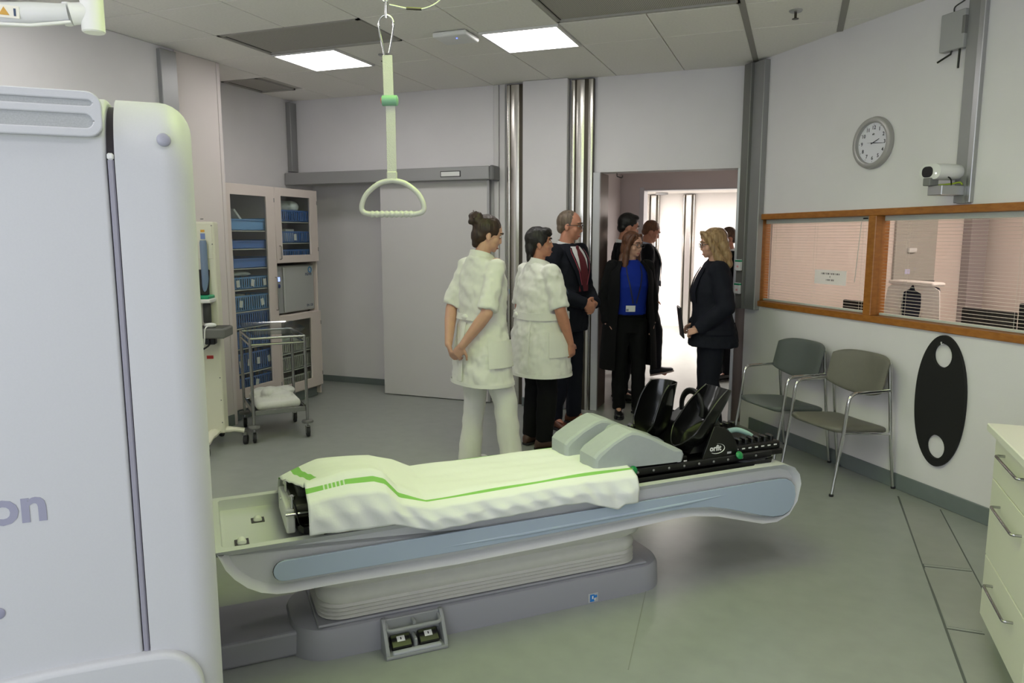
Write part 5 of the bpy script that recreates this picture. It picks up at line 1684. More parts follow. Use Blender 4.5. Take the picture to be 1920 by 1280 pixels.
MB().tube(smooth_path([((x - 736) * sc, 0.0, hz(y)) for x, y in ((738, 10), (752, 13), (775, 18), (800, 19), (822, 12), (838, 0), (846, -20), (842, -60))], 5), 0.0032, 8).build('safety_cord', PALE, th, 50)
MB().tube([((x - 736) * sc, 0, hz(y)) for x, y in ((771, 17), (800, 19))], 0.0055, 8).build('cord_crimp', STEELD, th, 50)

# ================================================================== CEILING BOOM (upper left)
def bp(x, y):
    q = onplane(x, y, TO + TY * -0.2, TY) - TO
    return q.dot(TX), q.z
bm_ = thing('ceiling_boom', 'white jointed ceiling boom arm above the scanner', 'boom arm', tuple(TO + TY * -0.2), TA)
x0, za = bp(176, 62); x1, zb_ = bp(176, -40)
MB().lathe([(0.030, za), (0.034, za + 0.004), (0.034, ZC - 0.02), (0.034, ZC - 0.01)], 24, Matrix.Translation((x0, 0, 0))).build('pivot_post', WHITEP, bm_, 40)
MB().lathe([(0.09, ZC - 0.02), (0.09, ZC - 0.006)], 24, Matrix.Translation((x0, 0, 0))).build('ceiling_flange', WHITEP, bm_, 40)
xa, z1_ = bp(-260, 22); 
MB().tube([(x0 + 0.0, 0, bp(160, 22)[1]), (x0 - 0.06, 0, bp(130, 26)[1])], [0.03, 0.034], 14).build('joint', WHITEP, bm_, 50)
MB().tube([(bp(128, 26)[0], 0, bp(128, 26)[1]), (bp(60, 27)[0], 0, bp(60, 27)[1]), (xa, 0, bp(-260, 30)[1])], [0.03, 0.036, 0.036], 16).build('arm', mat('boom_white', (214, 214, 218), 0.4), bm_, 50)
MB().tube([(bp(124, 20)[0], 0, bp(124, 5)[1]), (bp(128, 20)[0], 0, bp(130, 48)[1])], [0.012, 0.012], 12).build('joint_strap', WHITEP, bm_, 50)
MB().tube([(bp(135, 46)[0], -0.02, bp(135, 44)[1]), (bp(60, 50)[0], -0.03, bp(60, 52)[1]), (bp(-60, 40)[0], -0.02, bp(-60, 44)[1])], 0.005, 8).build('cable', WHITEP, bm_, 50)
q = bp(14, 27)
MB().box((q[0], -0.0362, q[1]), (0.075, 0.002, 0.036)).build('warning_label', PAPER, bm_)
mb = MB(); mb.prism([(-0.014, -0.011), (0.014, -0.011), (0, 0.013)], 0.001, 0, Matrix.Translation((q[0] - 0.002, -0.0375, q[1])) @ Matrix.Rotation(PI / 2, 4, 'X')); mb.build('warning_triangle', mat('triangle_yellow', (196, 150, 60), 0.5), bm_)
MB().box((q[0] + 0.026, -0.0378, q[1] - 0.001), (0.006, 0.001, 0.022)).build('warning_figure', MATS['logo_navy'], bm_)

# ================================================================== CONTROL ROOM THINGS
def on_off(x, y, off):
    s_, z_ = atr(x, y, off)
    return s_, z_
dk = thing('control_desk', 'grey desk along the control room side of the window', 'desk', tuple(rw(3.2, -0.50)), RA)
MB().box((0, 0, 0.735), (0.62, 4.1, 0.03), 0.003).build('desk_top', mat('desk_grey', (170, 165, 160), 0.5), dk)
for y in (-1.95, 0, 1.95):
    MB().box((0, y, 0.36), (0.55, 0.04, 0.72), 0.003).build('desk_leg', GREYP, dk)
def monitor(x0, x1, ytop, off, label):
    sa, z_ = atr(x0, ytop, -off); sb, _ = atr(x1, ytop, -off)
    t = thing('monitor', label, 'monitor', tuple(rw((sa + sb) / 2, -off, 0.75)), RA, 'control desk monitors')
    h = z_ - 0.75
    w = abs(sb - sa)
    MB().box((0.0, 0, h / 2 + 0.05), (0.03, w, h - 0.10), 0.006).build('screen_case', BLACKM, t)
    MB().box((0.03, 0, 0.11), (0.03, 0.05, 0.22), 0.004).build('stand_neck', BLACK, t)
    MB().box((0.02, 0, 0.006), (0.18, 0.24, 0.012), 0.004).build('stand_foot', BLACK, t)
    MB().box((-0.016, 0.0, h * 0.35 + 0.05), (0.002, 0.12, 0.022)).build('rating_label', SHELLG, t)
monitor(1583, 1640, 561, 0.42, 'black monitor back low in the narrower window pane')
monitor(1806, 1908, 576, 0.42, 'wide black monitor back behind the coat-draped chair')
monitor(1914, 2010, 568, 0.46, 'black monitor back at the far end of the control desk')
s_, z_ = atr(1450, 537, -0.35)
t = thing('desk_speaker', 'small dark box in the corner of the narrower window pane', 'speaker', tuple(rw(s_, -0.35, 0.75)), RA)
MB().box((0, 0, 0.19), (0.12, 0.10, 0.38), 0.008).build('speaker_case', BLACKM, t); MB().box((0, 0, 0.385), (0.05, 0.05, 0.02), 0.004).build('knob', BLACK, t)
# office chair with a white coat hung over it
sc0, zc0 = atr(1722, 533, -0.98)
t = thing('office_chair', 'navy office chair behind the window with a white coat over it', 'chair', tuple(rw(sc0, -0.98)), RA)
NAVY = mat('navy_fabric', (28, 34, 58), 0.8)
MB().box((0.0, 0, zc0 - 0.27), (0.06, 0.40, 0.52), 0.03, 3).build('backrest', NAVY, t, 40)
MB().box((0.22, 0, 0.48), (0.46, 0.46, 0.08), 0.03, 3).build('seat', NAVY, t, 40)
MB().tube([(0.22, 0, 0.10), (0.22, 0, 0.45)], 0.03, 12).build('gas_lift', BLACK, t, 50)
MB().tube(smooth_path([(0.2, 0, 0.46), (0.06, 0, 0.50), (0.035, 0, 0.62), (0.03, 0, 0.75)], 4), 0.025, 10).build('back_post', BLACK, t, 50)
for q in range(5):
    a = 2 * PI * q / 5
    lg = MB().tube([(0.22, 0, 0.10), (0.22 + 0.28 * math.cos(a), 0.28 * math.sin(a), 0.075)], [0.025, 0.016], 8).build('base_leg', BLACK, t, 50)
    MB().lathe([(0.008, -0.018), (0.028, -0.016), (0.03, 0), (0.028, 0.016), (0.008, 0.018)], 14, Matrix.Translation((0.22 + 0.28 * math.cos(a), 0.28 * math.sin(a), 0.030)) @ Matrix.Rotation(PI / 2, 4, 'X')).build('caster_wheel', BLACK, lg, 40)
COATM = mat('coat_white', (236, 228, 224), 0.85, bump=0.5, bscale=14)
def coat_pt(a, b_):
    q = a * 2 - 1
    y = q * (0.25 + 0.09 * b_)
    gap = 0.075 + 0.03 * math.sin(b_ * 5)
    y = math.copysign(max(abs(y), gap * min(1, max(0, b_ - 0.07) * 25)), y if abs(y) > 1e-6 else 1)
    z = zc0 + 0.015 - 0.62 * b_ - 0.05 * abs(q) ** 3
    x = -0.055 - 0.02 * math.sin(a * 25 + b_ * 3) * b_ - 0.02 * b_
    return (x, y, z)
co = thing('white_coat', 'white coat hung over the navy office chair behind the window', 'coat', tuple(rw(sc0, -0.98)), RA)
MB().grid(lambda a, b_: coat_pt(a * 0.48, b_), 14, 24, 0.008).build('coat_panel', COATM, co, 60)
MB().grid(lambda a, b_: coat_pt(0.52 + a * 0.48, b_), 14, 24, 0.008).build('coat_panel', COATM, co, 60)
MB().box((-0.025, 0, zc0 + 0.012), (0.13, 0.44, 0.03), 0.014, 3).build('coat_shoulders', COATM, co, 40)
# grey board, corner column on the end wall of the control room (the wall seen through both panes)
def endwall(x, y):
    q = onplane(x, y, RD * 5.35, RD)
    return q.dot(RN) - RK, q.z
oa, zb1 = endwall(1672, 526); ob, zb2 = endwall(1748, 526)
bd = thing('wall_board', 'large grey board on the end wall of the control room', 'board')
rbx(MB(), 5.335, 5.358, -ob, -oa, min(zb1, zb2), 2.2, 0.003).build('board_panel', mat('control_board_grey', (178, 174, 166), 0.6), bd)
rbx(MB(), 5.325, 5.335, -ob, -oa, min(zb1, zb2) - 0.012, min(zb1, zb2) + 0.004, 0.002).build('board_edge', GREYP, bd)
oo, zz = endwall(1706, 469)
rbx(MB(), 5.310, 5.335, -oo - 0.045, -oo + 0.045, zz - 0.02, zz + 0.02, 0.004).build('white_sign', WHITEP, bd)
oo, zz = endwall(1698, 509)
rbx(MB(), 5.330, 5.335, -oo - 0.03, -oo + 0.03, zz - 0.022, zz + 0.022, 0.002).build('lilac_sticker', mat('sticker_lilac', (206, 204, 236), 0.5), bd)
oa, _ = endwall(1806, 450); ob, _ = endwall(1838, 450)
struct('trim_1', rbx(MB(), 5.27, 5.36, -ob, -oa, 0, 2.64, 0.003), mat('control_column_grey', (158, 148, 148), 0.6))
oa, _ = endwall(1749, 450); ob, _ = endwall(1756, 450)
struct('trim_2', rbx(MB(), 5.345, 5.36, -ob, -oa, 0, 2.64, 0.002), mat('control_joint_grey', (170, 158, 154), 0.6))
# ================================================================== PEOPLE
# local frame of a person: faces +Y, right hand side +X, built 1.75 m tall and scaled
SKIN = mat('skin_fair', (206, 160, 138), 0.5, noise=0.04, nscale=25)
SKIN2 = mat('skin_ruddy', (192, 134, 110), 0.5, noise=0.05, nscale=25)
EYEW = mat('eye_white', (226, 222, 216), 0.3)
EYED = mat('eye_dark', (40, 34, 30), 0.3)
LIPS = mat('lip_tone', (168, 98, 90), 0.5)
WCOAT = mat('white_uniform_cotton', (232, 232, 226), 0.8, bump=0.6, bscale=4.0, spec=0.25, stretch=(3, 3, 1.1))
SUITN = mat('navy_suit_wool', (24, 26, 36), 0.8, bump=0.25, bscale=10, spec=0.2)
SUITK = mat('black_suit_wool', (17, 18, 24), 0.8, bump=0.25, bscale=10, spec=0.2)
BLACKC = mat('black_cloth', (15, 15, 17), 0.85, bump=0.25, bscale=10, spec=0.2)
BLUEK = mat('royal_blue_knit', (20, 44, 140), 0.85, bump=0.2, bscale=60, spec=0.2)
SHIRT = mat('white_shirt', (226, 226, 230), 0.8)
SHIRTB = mat('pale_blue_shirt', (176, 184, 208), 0.8)
TIE = mat('burgundy_tie', (92, 22, 34), 0.6)
BROWNS = mat('brown_leather', (92, 50, 30), 0.4)
BLACKS = mat('black_leather', (20, 20, 21), 0.35)
WTAG = mat('badge_white', (228, 228, 230), 0.4)
HAIRS = {}
def hair_mat(name, a, b):
    if name not in HAIRS:
        HAIRS[name] = mat(name, a, 0.45, rgb2=b, nscale=6, stretch=(10, 10, 1.2), bump=0.5, bscale=10)
    return HAIRS[name]
def superel(rx, ry, yo, z, n=28, e=0.85, xo=0.0):
    out = []
    for k in range(n):
        a = 2 * PI * k / n
        c_, s_ = math.cos(a), math.sin(a)
        out.append((xo + rx * math.copysign(abs(c_) ** e, c_), yo + ry * math.copysign(abs(s_) ** e, s_), z))
    return out
class Garment:
    def __init__(self, tab):
        self.tab = tab          # (z, rx, ry, yoff) rising
    def at(self, z):
        return lerp_table(self.tab, z)
    def pt(self, z, phi, off=0.0, e=0.85):
        rx, ry, yo = self.at(z)
        s_, c_ = math.sin(phi), math.cos(phi)
        return Vector(((rx + off) * math.copysign(abs(s_) ** e, s_), yo + (ry + off) * math.copysign(abs(c_) ** e, c_), z))
    def loft(self, mb):
        zs = []
        for a, b_ in zip(self.tab[:-1], self.tab[1:]):
            n = max(1, int((b_[0] - a[0]) / 0.05))
            zs += [a[0] + (b_[0] - a[0]) * k / n for k in range(n)]
        zs.append(self.tab[-1][0])
        mb.loft([superel(*self.at(z), z) for z in zs])
        return mb
    def patch(self, name, m, parent, f0, f1, z0, z1, off, nu=8, nv=14, thick=0.003):
        def fn(a, b_):
            z = z0 + (z1 - z0) * b_
            p0 = f0(z) if callable(f0) else f0
            p1 = f1(z) if callable(f1) else f1
            return self.pt(z, p0 + (p1 - p0) * a, off)
        mb = MB(); mb.grid(fn, nu, nv, thick)
        return mb.build(name, m, parent, 60)
def soften(o, voxel, it=4, disp=0.0, dsize=0.09):
    r = o.modifiers.new('remesh', 'REMESH'); r.mode = 'VOXEL'; r.voxel_size = voxel; r.use_smooth_shade = True
    s_ = o.modifiers.new('smooth', 'SMOOTH'); s_.factor = 0.5; s_.iterations = it
    if disp > 0:
        tx = bpy.data.textures.new('cloth_folds', 'CLOUDS'); tx.noise_scale = dsize; tx.noise_depth = 1
        d = o.modifiers.new('folds', 'DISPLACE'); d.texture = tx; d.strength = disp; d.mid_level = 0.5
    return o
def hand(mb, w, d, nrm, curl=0.5, side=1, sc=1.0, spread=0.03):
    'w wrist, d pointing direction, nrm out of the palm; side +1 / -1 puts the thumb'
    w, d = Vector(w), Vector(d).normalized()
    nrm = Vector(nrm); nrm = (nrm - d * nrm.dot(d)).normalized()
    sd = d.cross(nrm) * side
    rings = []
    for a, hw, ht in ((-0.01, 0.026, 0.020), (0.02, 0.034, 0.018), (0.05, 0.041, 0.016), (0.085, 0.042, 0.014), (0.095, 0.038, 0.011)):
        rings.append([w + d * a * sc + sd * (hw * math.cos(t) * sc) + nrm * (ht * math.sin(t) * sc) for t in [2 * PI * k / 14 for k in range(14)]])
    mb.loft(rings)
    for i, ln in enumerate((0.070, 0.080, 0.074, 0.058)):
        off = (1.5 - i) * 0.0215
        p = w + d * 0.084 * sc + sd * off * sc
        dd = (d + sd * spread * (1.5 - i)).normalized()
        cr = 0.25 + curl
        for j, fr in enumerate((0.45, 0.32, 0.23)):
            ax = dd.cross(nrm)
            dd2 = (Matrix.Rotation(-cr * (0.5 if j == 0 else 0.9), 3, ax) @ dd)
            if dd2.dot(nrm) < dd.dot(nrm):
                dd2 = (Matrix.Rotation(cr * (0.5 if j == 0 else 0.9), 3, ax) @ dd)
            q = p + dd2 * ln * fr * sc
            mb.capsule(p, q, (0.0088 - 0.0006 * j) * sc, (0.0084 - 0.0006 * j) * sc, 8)
            p, dd = q, dd2
    p = w + d * 0.022 * sc + sd * 0.030 * sc + nrm * 0.004
    q = p + (d * 0.55 + sd * 0.75 + nrm * 0.25).normalized() * 0.042 * sc
    r = q + (d * 0.85 + sd * 0.35 + nrm * 0.30).normalized() * 0.036 * sc
    mb.capsule(p, q, 0.0135 * sc, 0.0105 * sc, 8); mb.capsule(q, r, 0.0105 * sc, 0.0085 * sc, 8)

def person(label, pos, az, h, P):
    S = h / 1.75
    g = camxy(*pos)
    t = thing('person', label, 'person', (g.x, g.y, P.get('lift', 0.0)), YAW - math.radians(az))
    t.scale = (S, S, S)
    fem = P.get('female', False)
    sw = P.get('shoulder', 0.165 if fem else 0.188)
    J = dict(hip=[(-0.085, 0, 0.92), (0.085, 0, 0.92)], knee=[(-0.095, 0.015, 0.50), (0.095, 0.015, 0.50)], ank=[(-0.10, -0.015, 0.085), (0.10, -0.015, 0.085)],
             sho=[(-sw, -0.01, 1.425), (sw, -0.01, 1.425)], elb=[(-sw - 0.05, -0.03, 1.13), (sw + 0.05, -0.03, 1.13)], wri=[(-sw - 0.05, 0.05, 0.89), (sw + 0.05, 0.05, 0.89)],
             hd=[(0, 0.25, -1), (0, 0.25, -1)], hn=[(1, 0, 0), (-1, 0, 0)], curl=0.5, toe=[(-0.25, 1), (0.25, 1)])
    J.update(P.get('pose', {}))
    skin = P.get('skin', SKIN)
    yaw, pit, til = P.get('head', (0, 0, 0))
    piv = Vector((0, -0.005, 1.515))
    HM = Matrix.Translation(piv) @ Matrix.Rotation(-math.radians(yaw), 4, 'Z') @ Matrix.Rotation(math.radians(pit), 4, 'X') @ Matrix.Rotation(math.radians(til), 4, 'Y') @ Matrix.Translation(-piv)
    hs = P.get('headscale', 1.0)
    HM = HM @ Matrix.Translation(piv) @ Matrix.Scale(hs, 4) @ Matrix.Translation(-piv)
    vox = P.get('voxel', 0.007)
    # ---- body (one surface)
    B = MB()
    Hd = MB()
    Hd.ell((0, -0.006, 1.658), (0.073, 0.094, 0.092)); Hd.ell((0, 0.026, 1.588), (0.057 if fem else 0.061, 0.064, 0.062))
    Hd.ell((0, 0.066, 1.545), (0.020 if fem else 0.026, 0.018, 0.015)); Hd.ell((0, 0.076, 1.666), (0.050, 0.014, 0.012))
    Hd.capsule((0, 0.084, 1.645), (0, 0.095 if fem else 0.099, 1.606), 0.008, 0.0108, 10); Hd.ell((0, 0.088, 1.602), (0.016, 0.010, 0.008))
    Hd.ell((0, 0.082, 1.567), (0.022, 0.009, 0.006)); Hd.ell((0, 0.080, 1.557), (0.019, 0.009, 0.006))
    for sx_ in (-1, 1):
        Hd.ell((sx_ * 0.074, -0.008, 1.615), (0.009, 0.018, 0.030), Euler((0.25, 0, sx_ * -0.35)))
        Hd.ell((sx_ * 0.042, 0.052, 1.605), (0.022, 0.026, 0.024))
    Hd.xform(HM)
    B.v += Hd.v; off = 0
    B.f += Hd.f; B.m += Hd.m
    B.capsule((0, -0.022, 1.44), HM @ Vector((0, -0.004, 1.57)), 0.056 if fem else 0.064, 0.050 if fem else 0.058)
    Garment([(0.84, 0.15, 0.095, -0.01), (0.95, 0.155, 0.10, -0.01), (1.08, 0.125, 0.085, 0), (1.25, 0.14, 0.095, 0), (1.38, sw - 0.01, 0.085, -0.01), (1.46, 0.10, 0.06, -0.02)]).loft(B)
    for i in (0, 1):
        sh_, el, wr_ = map(Vector, (J['sho'][i], J['elb'][i], J['wri'][i]))
        k_ = P.get('armthick', 1.0)
        B.capsule(sh_, el, 0.050 * k_, 0.040 * k_); B.capsule(el, el + (wr_ - el) * 0.3, 0.040 * k_, 0.041 * k_); B.capsule(el + (wr_ - el) * 0.3, wr_, 0.041 * k_, 0.026)
        if not P.get('nohand', (False, False))[i]:
            hand(B, wr_, J['hd'][i], J['hn'][i], J['curl'], 1 if (i == 1) == P.get('thumbflip', True) else -1, 0.92 if fem else 1.0)
        hp, kn, an = map(Vector, (J['hip'][i], J['knee'][i], J['ank'][i]))
        B.capsule(hp, kn, 0.080, 0.052); B.capsule(kn, an, 0.052, 0.036)
        tx_, ty_ = J['toe'][i]
        B.capsule(an, an + Vector((tx_, ty_, 0)).normalized() * 0.10 - Vector((0, 0, an.z * 0.5 if an.z < 0.12 else 0.03)), 0.034, 0.028)
    soften(B.build('body', skin, t), vox, 3)
    # ---- face details
    def hp_(v):
        return HM @ Vector(v)
    for sx_ in (-1, 1):
        e = MB().ell((0, 0, 0), (0.0135, 0.008, 0.0065)).build('eye', EYEW, t, 60); e.matrix_local = HM @ Matrix.Translation((sx_ * 0.031, 0.0775, 1.640))
        MB().ell((0, 0.0055, 0), (0.0055, 0.0038, 0.0058)).build('iris', EYED, e, 60)
        bw = MB(); bw.tube(smooth_path([(sx_ * 0.012, 0.093, 1.662), (sx_ * 0.032, 0.088, 1.669), (sx_ * 0.052, 0.070, 1.660)], 3), 0.0042, 6); bw.xform(HM); bw.build('eyebrow', P['hair'], t, 60)
    l = MB(); l.tube(smooth_path([(-0.023, 0.078, 1.562), (0, 0.0915, 1.5635), (0.023, 0.078, 1.562)], 4), [0.002, 0.004, 0.0055, 0.006, 0.006, 0.006, 0.0055, 0.004, 0.002], 8, flat=0.8); l.xform(HM); l.build('lips', LIPS, t, 60)
    # ---- hair
    if P.get('hairf'):
        Hh = MB(); P['hairf'](Hh); Hh.xform(HM)
        soften(Hh.build('hair', P['hair'], t), P.get('hairvox', 0.008), 2, P.get('hairdisp', 0.006), 0.03)
    # ---- glasses
    if P.get('glasses'):
        gl = MB()
        for sx_ in (-1, 1):
            rr = rrect(sx_ * 0.034, 1.637, 0.026, 0.018, 0.010, 3)
            gl.tube([(p[0], 0.098 - 0.25 * abs(p[0]) ** 1.6, p[1]) for p in rr], 0.0024, 6, True)
            gl.tube([(sx_ * 0.060, 0.090, 1.643), (sx_ * 0.078, 0.05, 1.642), (sx_ * 0.080, -0.01, 1.634)], 0.0022, 6)
        gl.tube([(-0.009, 0.0975, 1.642), (0.009, 0.0975, 1.642)], 0.0022, 6)
        gl.xform(HM); gl.build('glasses', BLACK, t, 50)
    # ---- trousers and shoes
    tm = P.get('trousers', BLACKC)
    T_ = MB()
    k_ = P.get('legthick', 1.0)
    Garment([(0.80, 0.14 * k_, 0.105, -0.005), (0.90, 0.168 * k_, 0.115, -0.01), (1.0, 0.158 * k_, 0.108, -0.005), (1.08, 0.14 * k_, 0.10, 0)]).loft(T_)
    for i in (0, 1):
        hp, kn, an = map(Vector, (J['hip'][i], J['knee'][i], J['ank'][i]))
        dn = (an - kn).normalized()
        T_.tube([hp, hp + (kn - hp) * 0.5, kn, kn + (an - kn) * 0.5, an - dn * 0.015 + dn * P.get('hem', 0.03)], [0.098 * k_, 0.086 * k_, 0.072 * k_, 0.068 * k_, P.get('cuff', 0.062) * k_], 16)
    soften(T_.build('trousers', tm, t), 0.012, 4, 0.02, 0.11)
    for i in (0, 1):
        an = Vector(J['ank'][i]); tx_, ty_ = J['toe'][i]
        f = Vector((tx_, ty_, 0)).normalized()
        tp = math.radians(P.get('toepitch', (0, 0))[i])
        f = (f * math.cos(tp) + Vector((0, 0, 1)) * math.sin(tp))
        r_ = f.cross(Vector((0, 0, 1))).normalized(); up_ = r_.cross(f)
        base = an - up_ * 0.082
        rings = []
        for d_, hw, ht in ((-0.075, 0.022, 0.045), (-0.065, 0.034, 0.075), (-0.02, 0.038, 0.095), (0.03, 0.038, 0.085), (0.08, 0.044, 0.062), (0.13, 0.045, 0.048), (0.165, 0.036, 0.040), (0.185, 0.016, 0.028)):
            rings.append([base + f * d_ + r_ * (hw * math.cos(q)) + up_ * (0.012 + ht * (0.5 + 0.5 * math.sin(q))) for q in [2 * PI * k / 16 for k in range(16)]])
        sho = MB().loft(rings).build('shoe', P.get('shoes', BLACKS), t, 60)
        rings = []
        for d_, hw in ((-0.078, 0.022), (-0.066, 0.036), (0.0, 0.037), (0.08, 0.046), (0.13, 0.047), (0.168, 0.038), (0.19, 0.016)):
            rings.append([base + f * d_ + r_ * (hw * q) + up_ * z for q, z in ((-1, 0.002), (1, 0.002), (1, 0.018), (-1, 0.018))])
        MB().loft(rings).build('sole', P.get('soles', RUBBER), sho)
    # ---- upper garment
    G_ = Garment(P['coat'])
    C_ = MB(); G_.loft(C_)
    sl = P.get('sleeve', 'long')
    st = P.get('sleever', (0.072, 0.062, 0.048))
    for i in (0, 1):
        sh_, el, wr_ = map(Vector, (J['sho'][i], J['elb'][i], J['wri'][i]))
        C_.ell(sh_ + Vector((0, 0, -0.012)), (st[0] * 1.02, st[0] * 1.05, st[0] * 0.98))
        if sl == 'short':
            e_ = sh_ + (el - sh_) * 0.93
            C_.tube([sh_, sh_ + (e_ - sh_) * 0.5, e_], [st[0], st[0] * 1.0, st[1] * 1.02], 18)
        else:
            C_.capsule(sh_, el, st[0], st[1]); C_.capsule(el, el + (wr_ - el) * 0.5, st[1], st[1] * 0.92); C_.tube([el + (wr_ - el) * 0.4, wr_ + (wr_ - el).normalized() * 0.005], [st[1] * 0.93, st[2]], 16)
    co = soften(C_.build(P.get('coatname', 'jacket'), P['coatmat'], t), P.get('coatvox', 0.011), 3, P.get('fold', 0.018), 0.07)
    if 'extra' in P:
        P['extra'](t, G_, HM, J)
    return t
def neck_ring(t, m, name, r0, r1, z0, z1, back=0.02, op=0.5, y0=-0.015):
    'stand-up collar open at the front'
    def fn(a, b_):
        ph = op + (2 * PI - 2 * op) * a
        r = r0 + (r1 - r0) * b_
        return (r * math.sin(ph), y0 + r * 0.95 * math.cos(ph), z0 + (z1 - z0) * b_ - 0.03 * (0.5 + 0.5 * math.cos(ph)) + back * (0.5 - 0.5 * math.cos(ph)))
    mb = MB(); mb.grid(fn, 28, 4, 0.004)
    return mb.build(name, m, t, 60)

# ---------------------------------------------------------------- 1: white uniform, hair in a bun
def hair_bun(H):
    H.ell((0, -0.020, 1.668), (0.083, 0.099, 0.094)); H.ell((0, -0.055, 1.610), (0.066, 0.058, 0.062)); H.ell((0, -0.062, 1.560), (0.038, 0.03, 0.04))
    rnd = random.Random(2)
    for k in range(14):
        H.ell((rnd.uniform(-0.035, 0.035), -0.118 + rnd.uniform(-0.03, 0.028), 1.712 + rnd.uniform(-0.035, 0.035)), (0.022, 0.024, 0.022))
    H.ell((0, -0.112, 1.712), (0.042, 0.040, 0.042))
    for k in range(6):
        a = rnd.uniform(0, 6.28)
        H.capsule((0.03 * math.cos(a), -0.12, 1.712 + 0.03 * math.sin(a)), (0.055 * math.cos(a), -0.14, 1.712 + 0.055 * math.sin(a)), 0.009, 0.005, 6)
def coat1_extra(t, G_, HM, J):
    neck_ring(t, WCOAT, 'collar', 0.088, 0.070, 1.455, 1.515, 0.012, 0.6)
    # tied half belt at the back
    G_.patch('back_belt', WCOAT, t, math.radians(132), math.radians(228), 1.065, 1.105, 0.014, 14, 3, 0.006)
    MB().ell((0, G_.at(1.085)[2] - G_.at(1.085)[1] - 0.018, 1.085), (0.034, 0.012, 0.020)).build('belt_knot', WCOAT, t, 60)
    for a0, nm in ((58, 'pocket'),):
        G_.patch('pocket', WCOAT, t, math.radians(a0), math.radians(a0 + 62), 0.76, 0.935, 0.010, 8, 6, 0.004)
    G_.patch('back_pleat', WCOAT, t, math.radians(177), math.radians(183), 0.66, 1.05, 0.008, 2, 12, 0.004)
    b = G_.patch('logo_patch', mat('logo_sky_blue', (60, 140, 200), 0.6), t, math.radians(42), math.radians(52), 1.235, 1.265, 0.012, 4, 4, 0.002)
    G_.patch('hem_band', WCOAT, t, 0.0, 2 * PI, 0.628, 0.650, 0.004, 40, 2, 0.003)
person('woman with dark hair in a bun, white uniform and trousers, hands clasped behind', (-0.20, 5.10), 52, 1.80, dict(
    female=True, hair=hair_mat('hair_dark_brown', (68, 48, 34), (38, 26, 19)), hairf=hair_bun, head=(24, -18, 0), skin=SKIN, voxel=0.0055,
    pose=dict(elb=[(-0.222, -0.11, 1.12), (0.212, -0.125, 1.12)], wri=[(-0.085, -0.225, 0.90), (0.075, -0.225, 0.905)], hd=[(0.55, -0.12, -0.7), (-0.55, -0.12, -0.7)], hn=[(0.3, 0.9, 0.2), (-0.3, 0.9, 0.2)], curl=0.75,
              knee=[(-0.115, 0.01, 0.50), (0.145, 0.075, 0.50)], ank=[(-0.13, -0.03, 0.085), (0.19, 0.10, 0.085)]),
    coat=[(0.625, 0.245, 0.175, -0.01), (0.75, 0.232, 0.168, -0.012), (0.90, 0.214, 0.158, -0.012), (1.02, 0.192, 0.142, -0.006), (1.10, 0.178, 0.130, 0.0), (1.25, 0.182, 0.132, 0.004), (1.36, 0.182, 0.120, -0.002), (1.43, 0.155, 0.098, -0.012), (1.475, 0.095, 0.080, -0.016), (1.49, 0.07, 0.07, -0.016)],
    coatmat=WCOAT, coatname='uniform_tunic', sleeve='short', sleever=(0.064, 0.066, 0.06), trousers=WCOAT, legthick=1.12, cuff=0.075, hem=0.05, shoes=WHITEP, extra=coat1_extra, fold=0.028))

# ---------------------------------------------------------------- 2: white belted uniform, short dark hair
def hair_short_dark(H):
    H.ell((0, -0.018, 1.670), (0.084, 0.100, 0.094)); H.ell((0, -0.070, 1.600), (0.066, 0.045, 0.075)); H.ell((0, -0.078, 1.525), (0.052, 0.028, 0.06))
    H.ell((0.01, 0.045, 1.722), (0.066, 0.052, 0.030)); H.ell((0, 0.078, 1.700), (0.055, 0.022, 0.020))
    for sx_ in (-1, 1):
        H.ell((sx_ * 0.074, 0.012, 1.650), (0.012, 0.020, 0.045))
def coat2_extra(t, G_, HM, J):
    neck_ring(t, WCOAT, 'collar', 0.094, 0.076, 1.455, 1.515, 0.012, 0.6)
    G_.patch('belt', WCOAT, t, 0.0, 2 * PI, 1.050, 1.105, 0.012, 44, 3, 0.006)
    MB().ell((-0.06, G_.at(1.08)[2] - G_.at(1.08)[1] - 0.016, 1.08), (0.03, 0.012, 0.022)).build('belt_knot', WCOAT, t, 60)
    G_.patch('pocket', WCOAT, t, math.radians(52), math.radians(108), 0.77, 0.96, 0.010, 8, 6, 0.004)
    G_.patch('logo_patch', mat('logo_grey_blue', (120, 140, 170), 0.6), t, math.radians(38), math.radians(46), 1.245, 1.275, 0.012, 4, 4, 0.002)
    G_.patch('hem_band', WCOAT, t, 0.0, 2 * PI, 0.608, 0.632, 0.004, 40, 2, 0.003)
    G_.patch('back_seam', WCOAT, t, math.radians(150), math.radians(153), 0.66, 1.04, 0.007, 2, 12, 0.004)
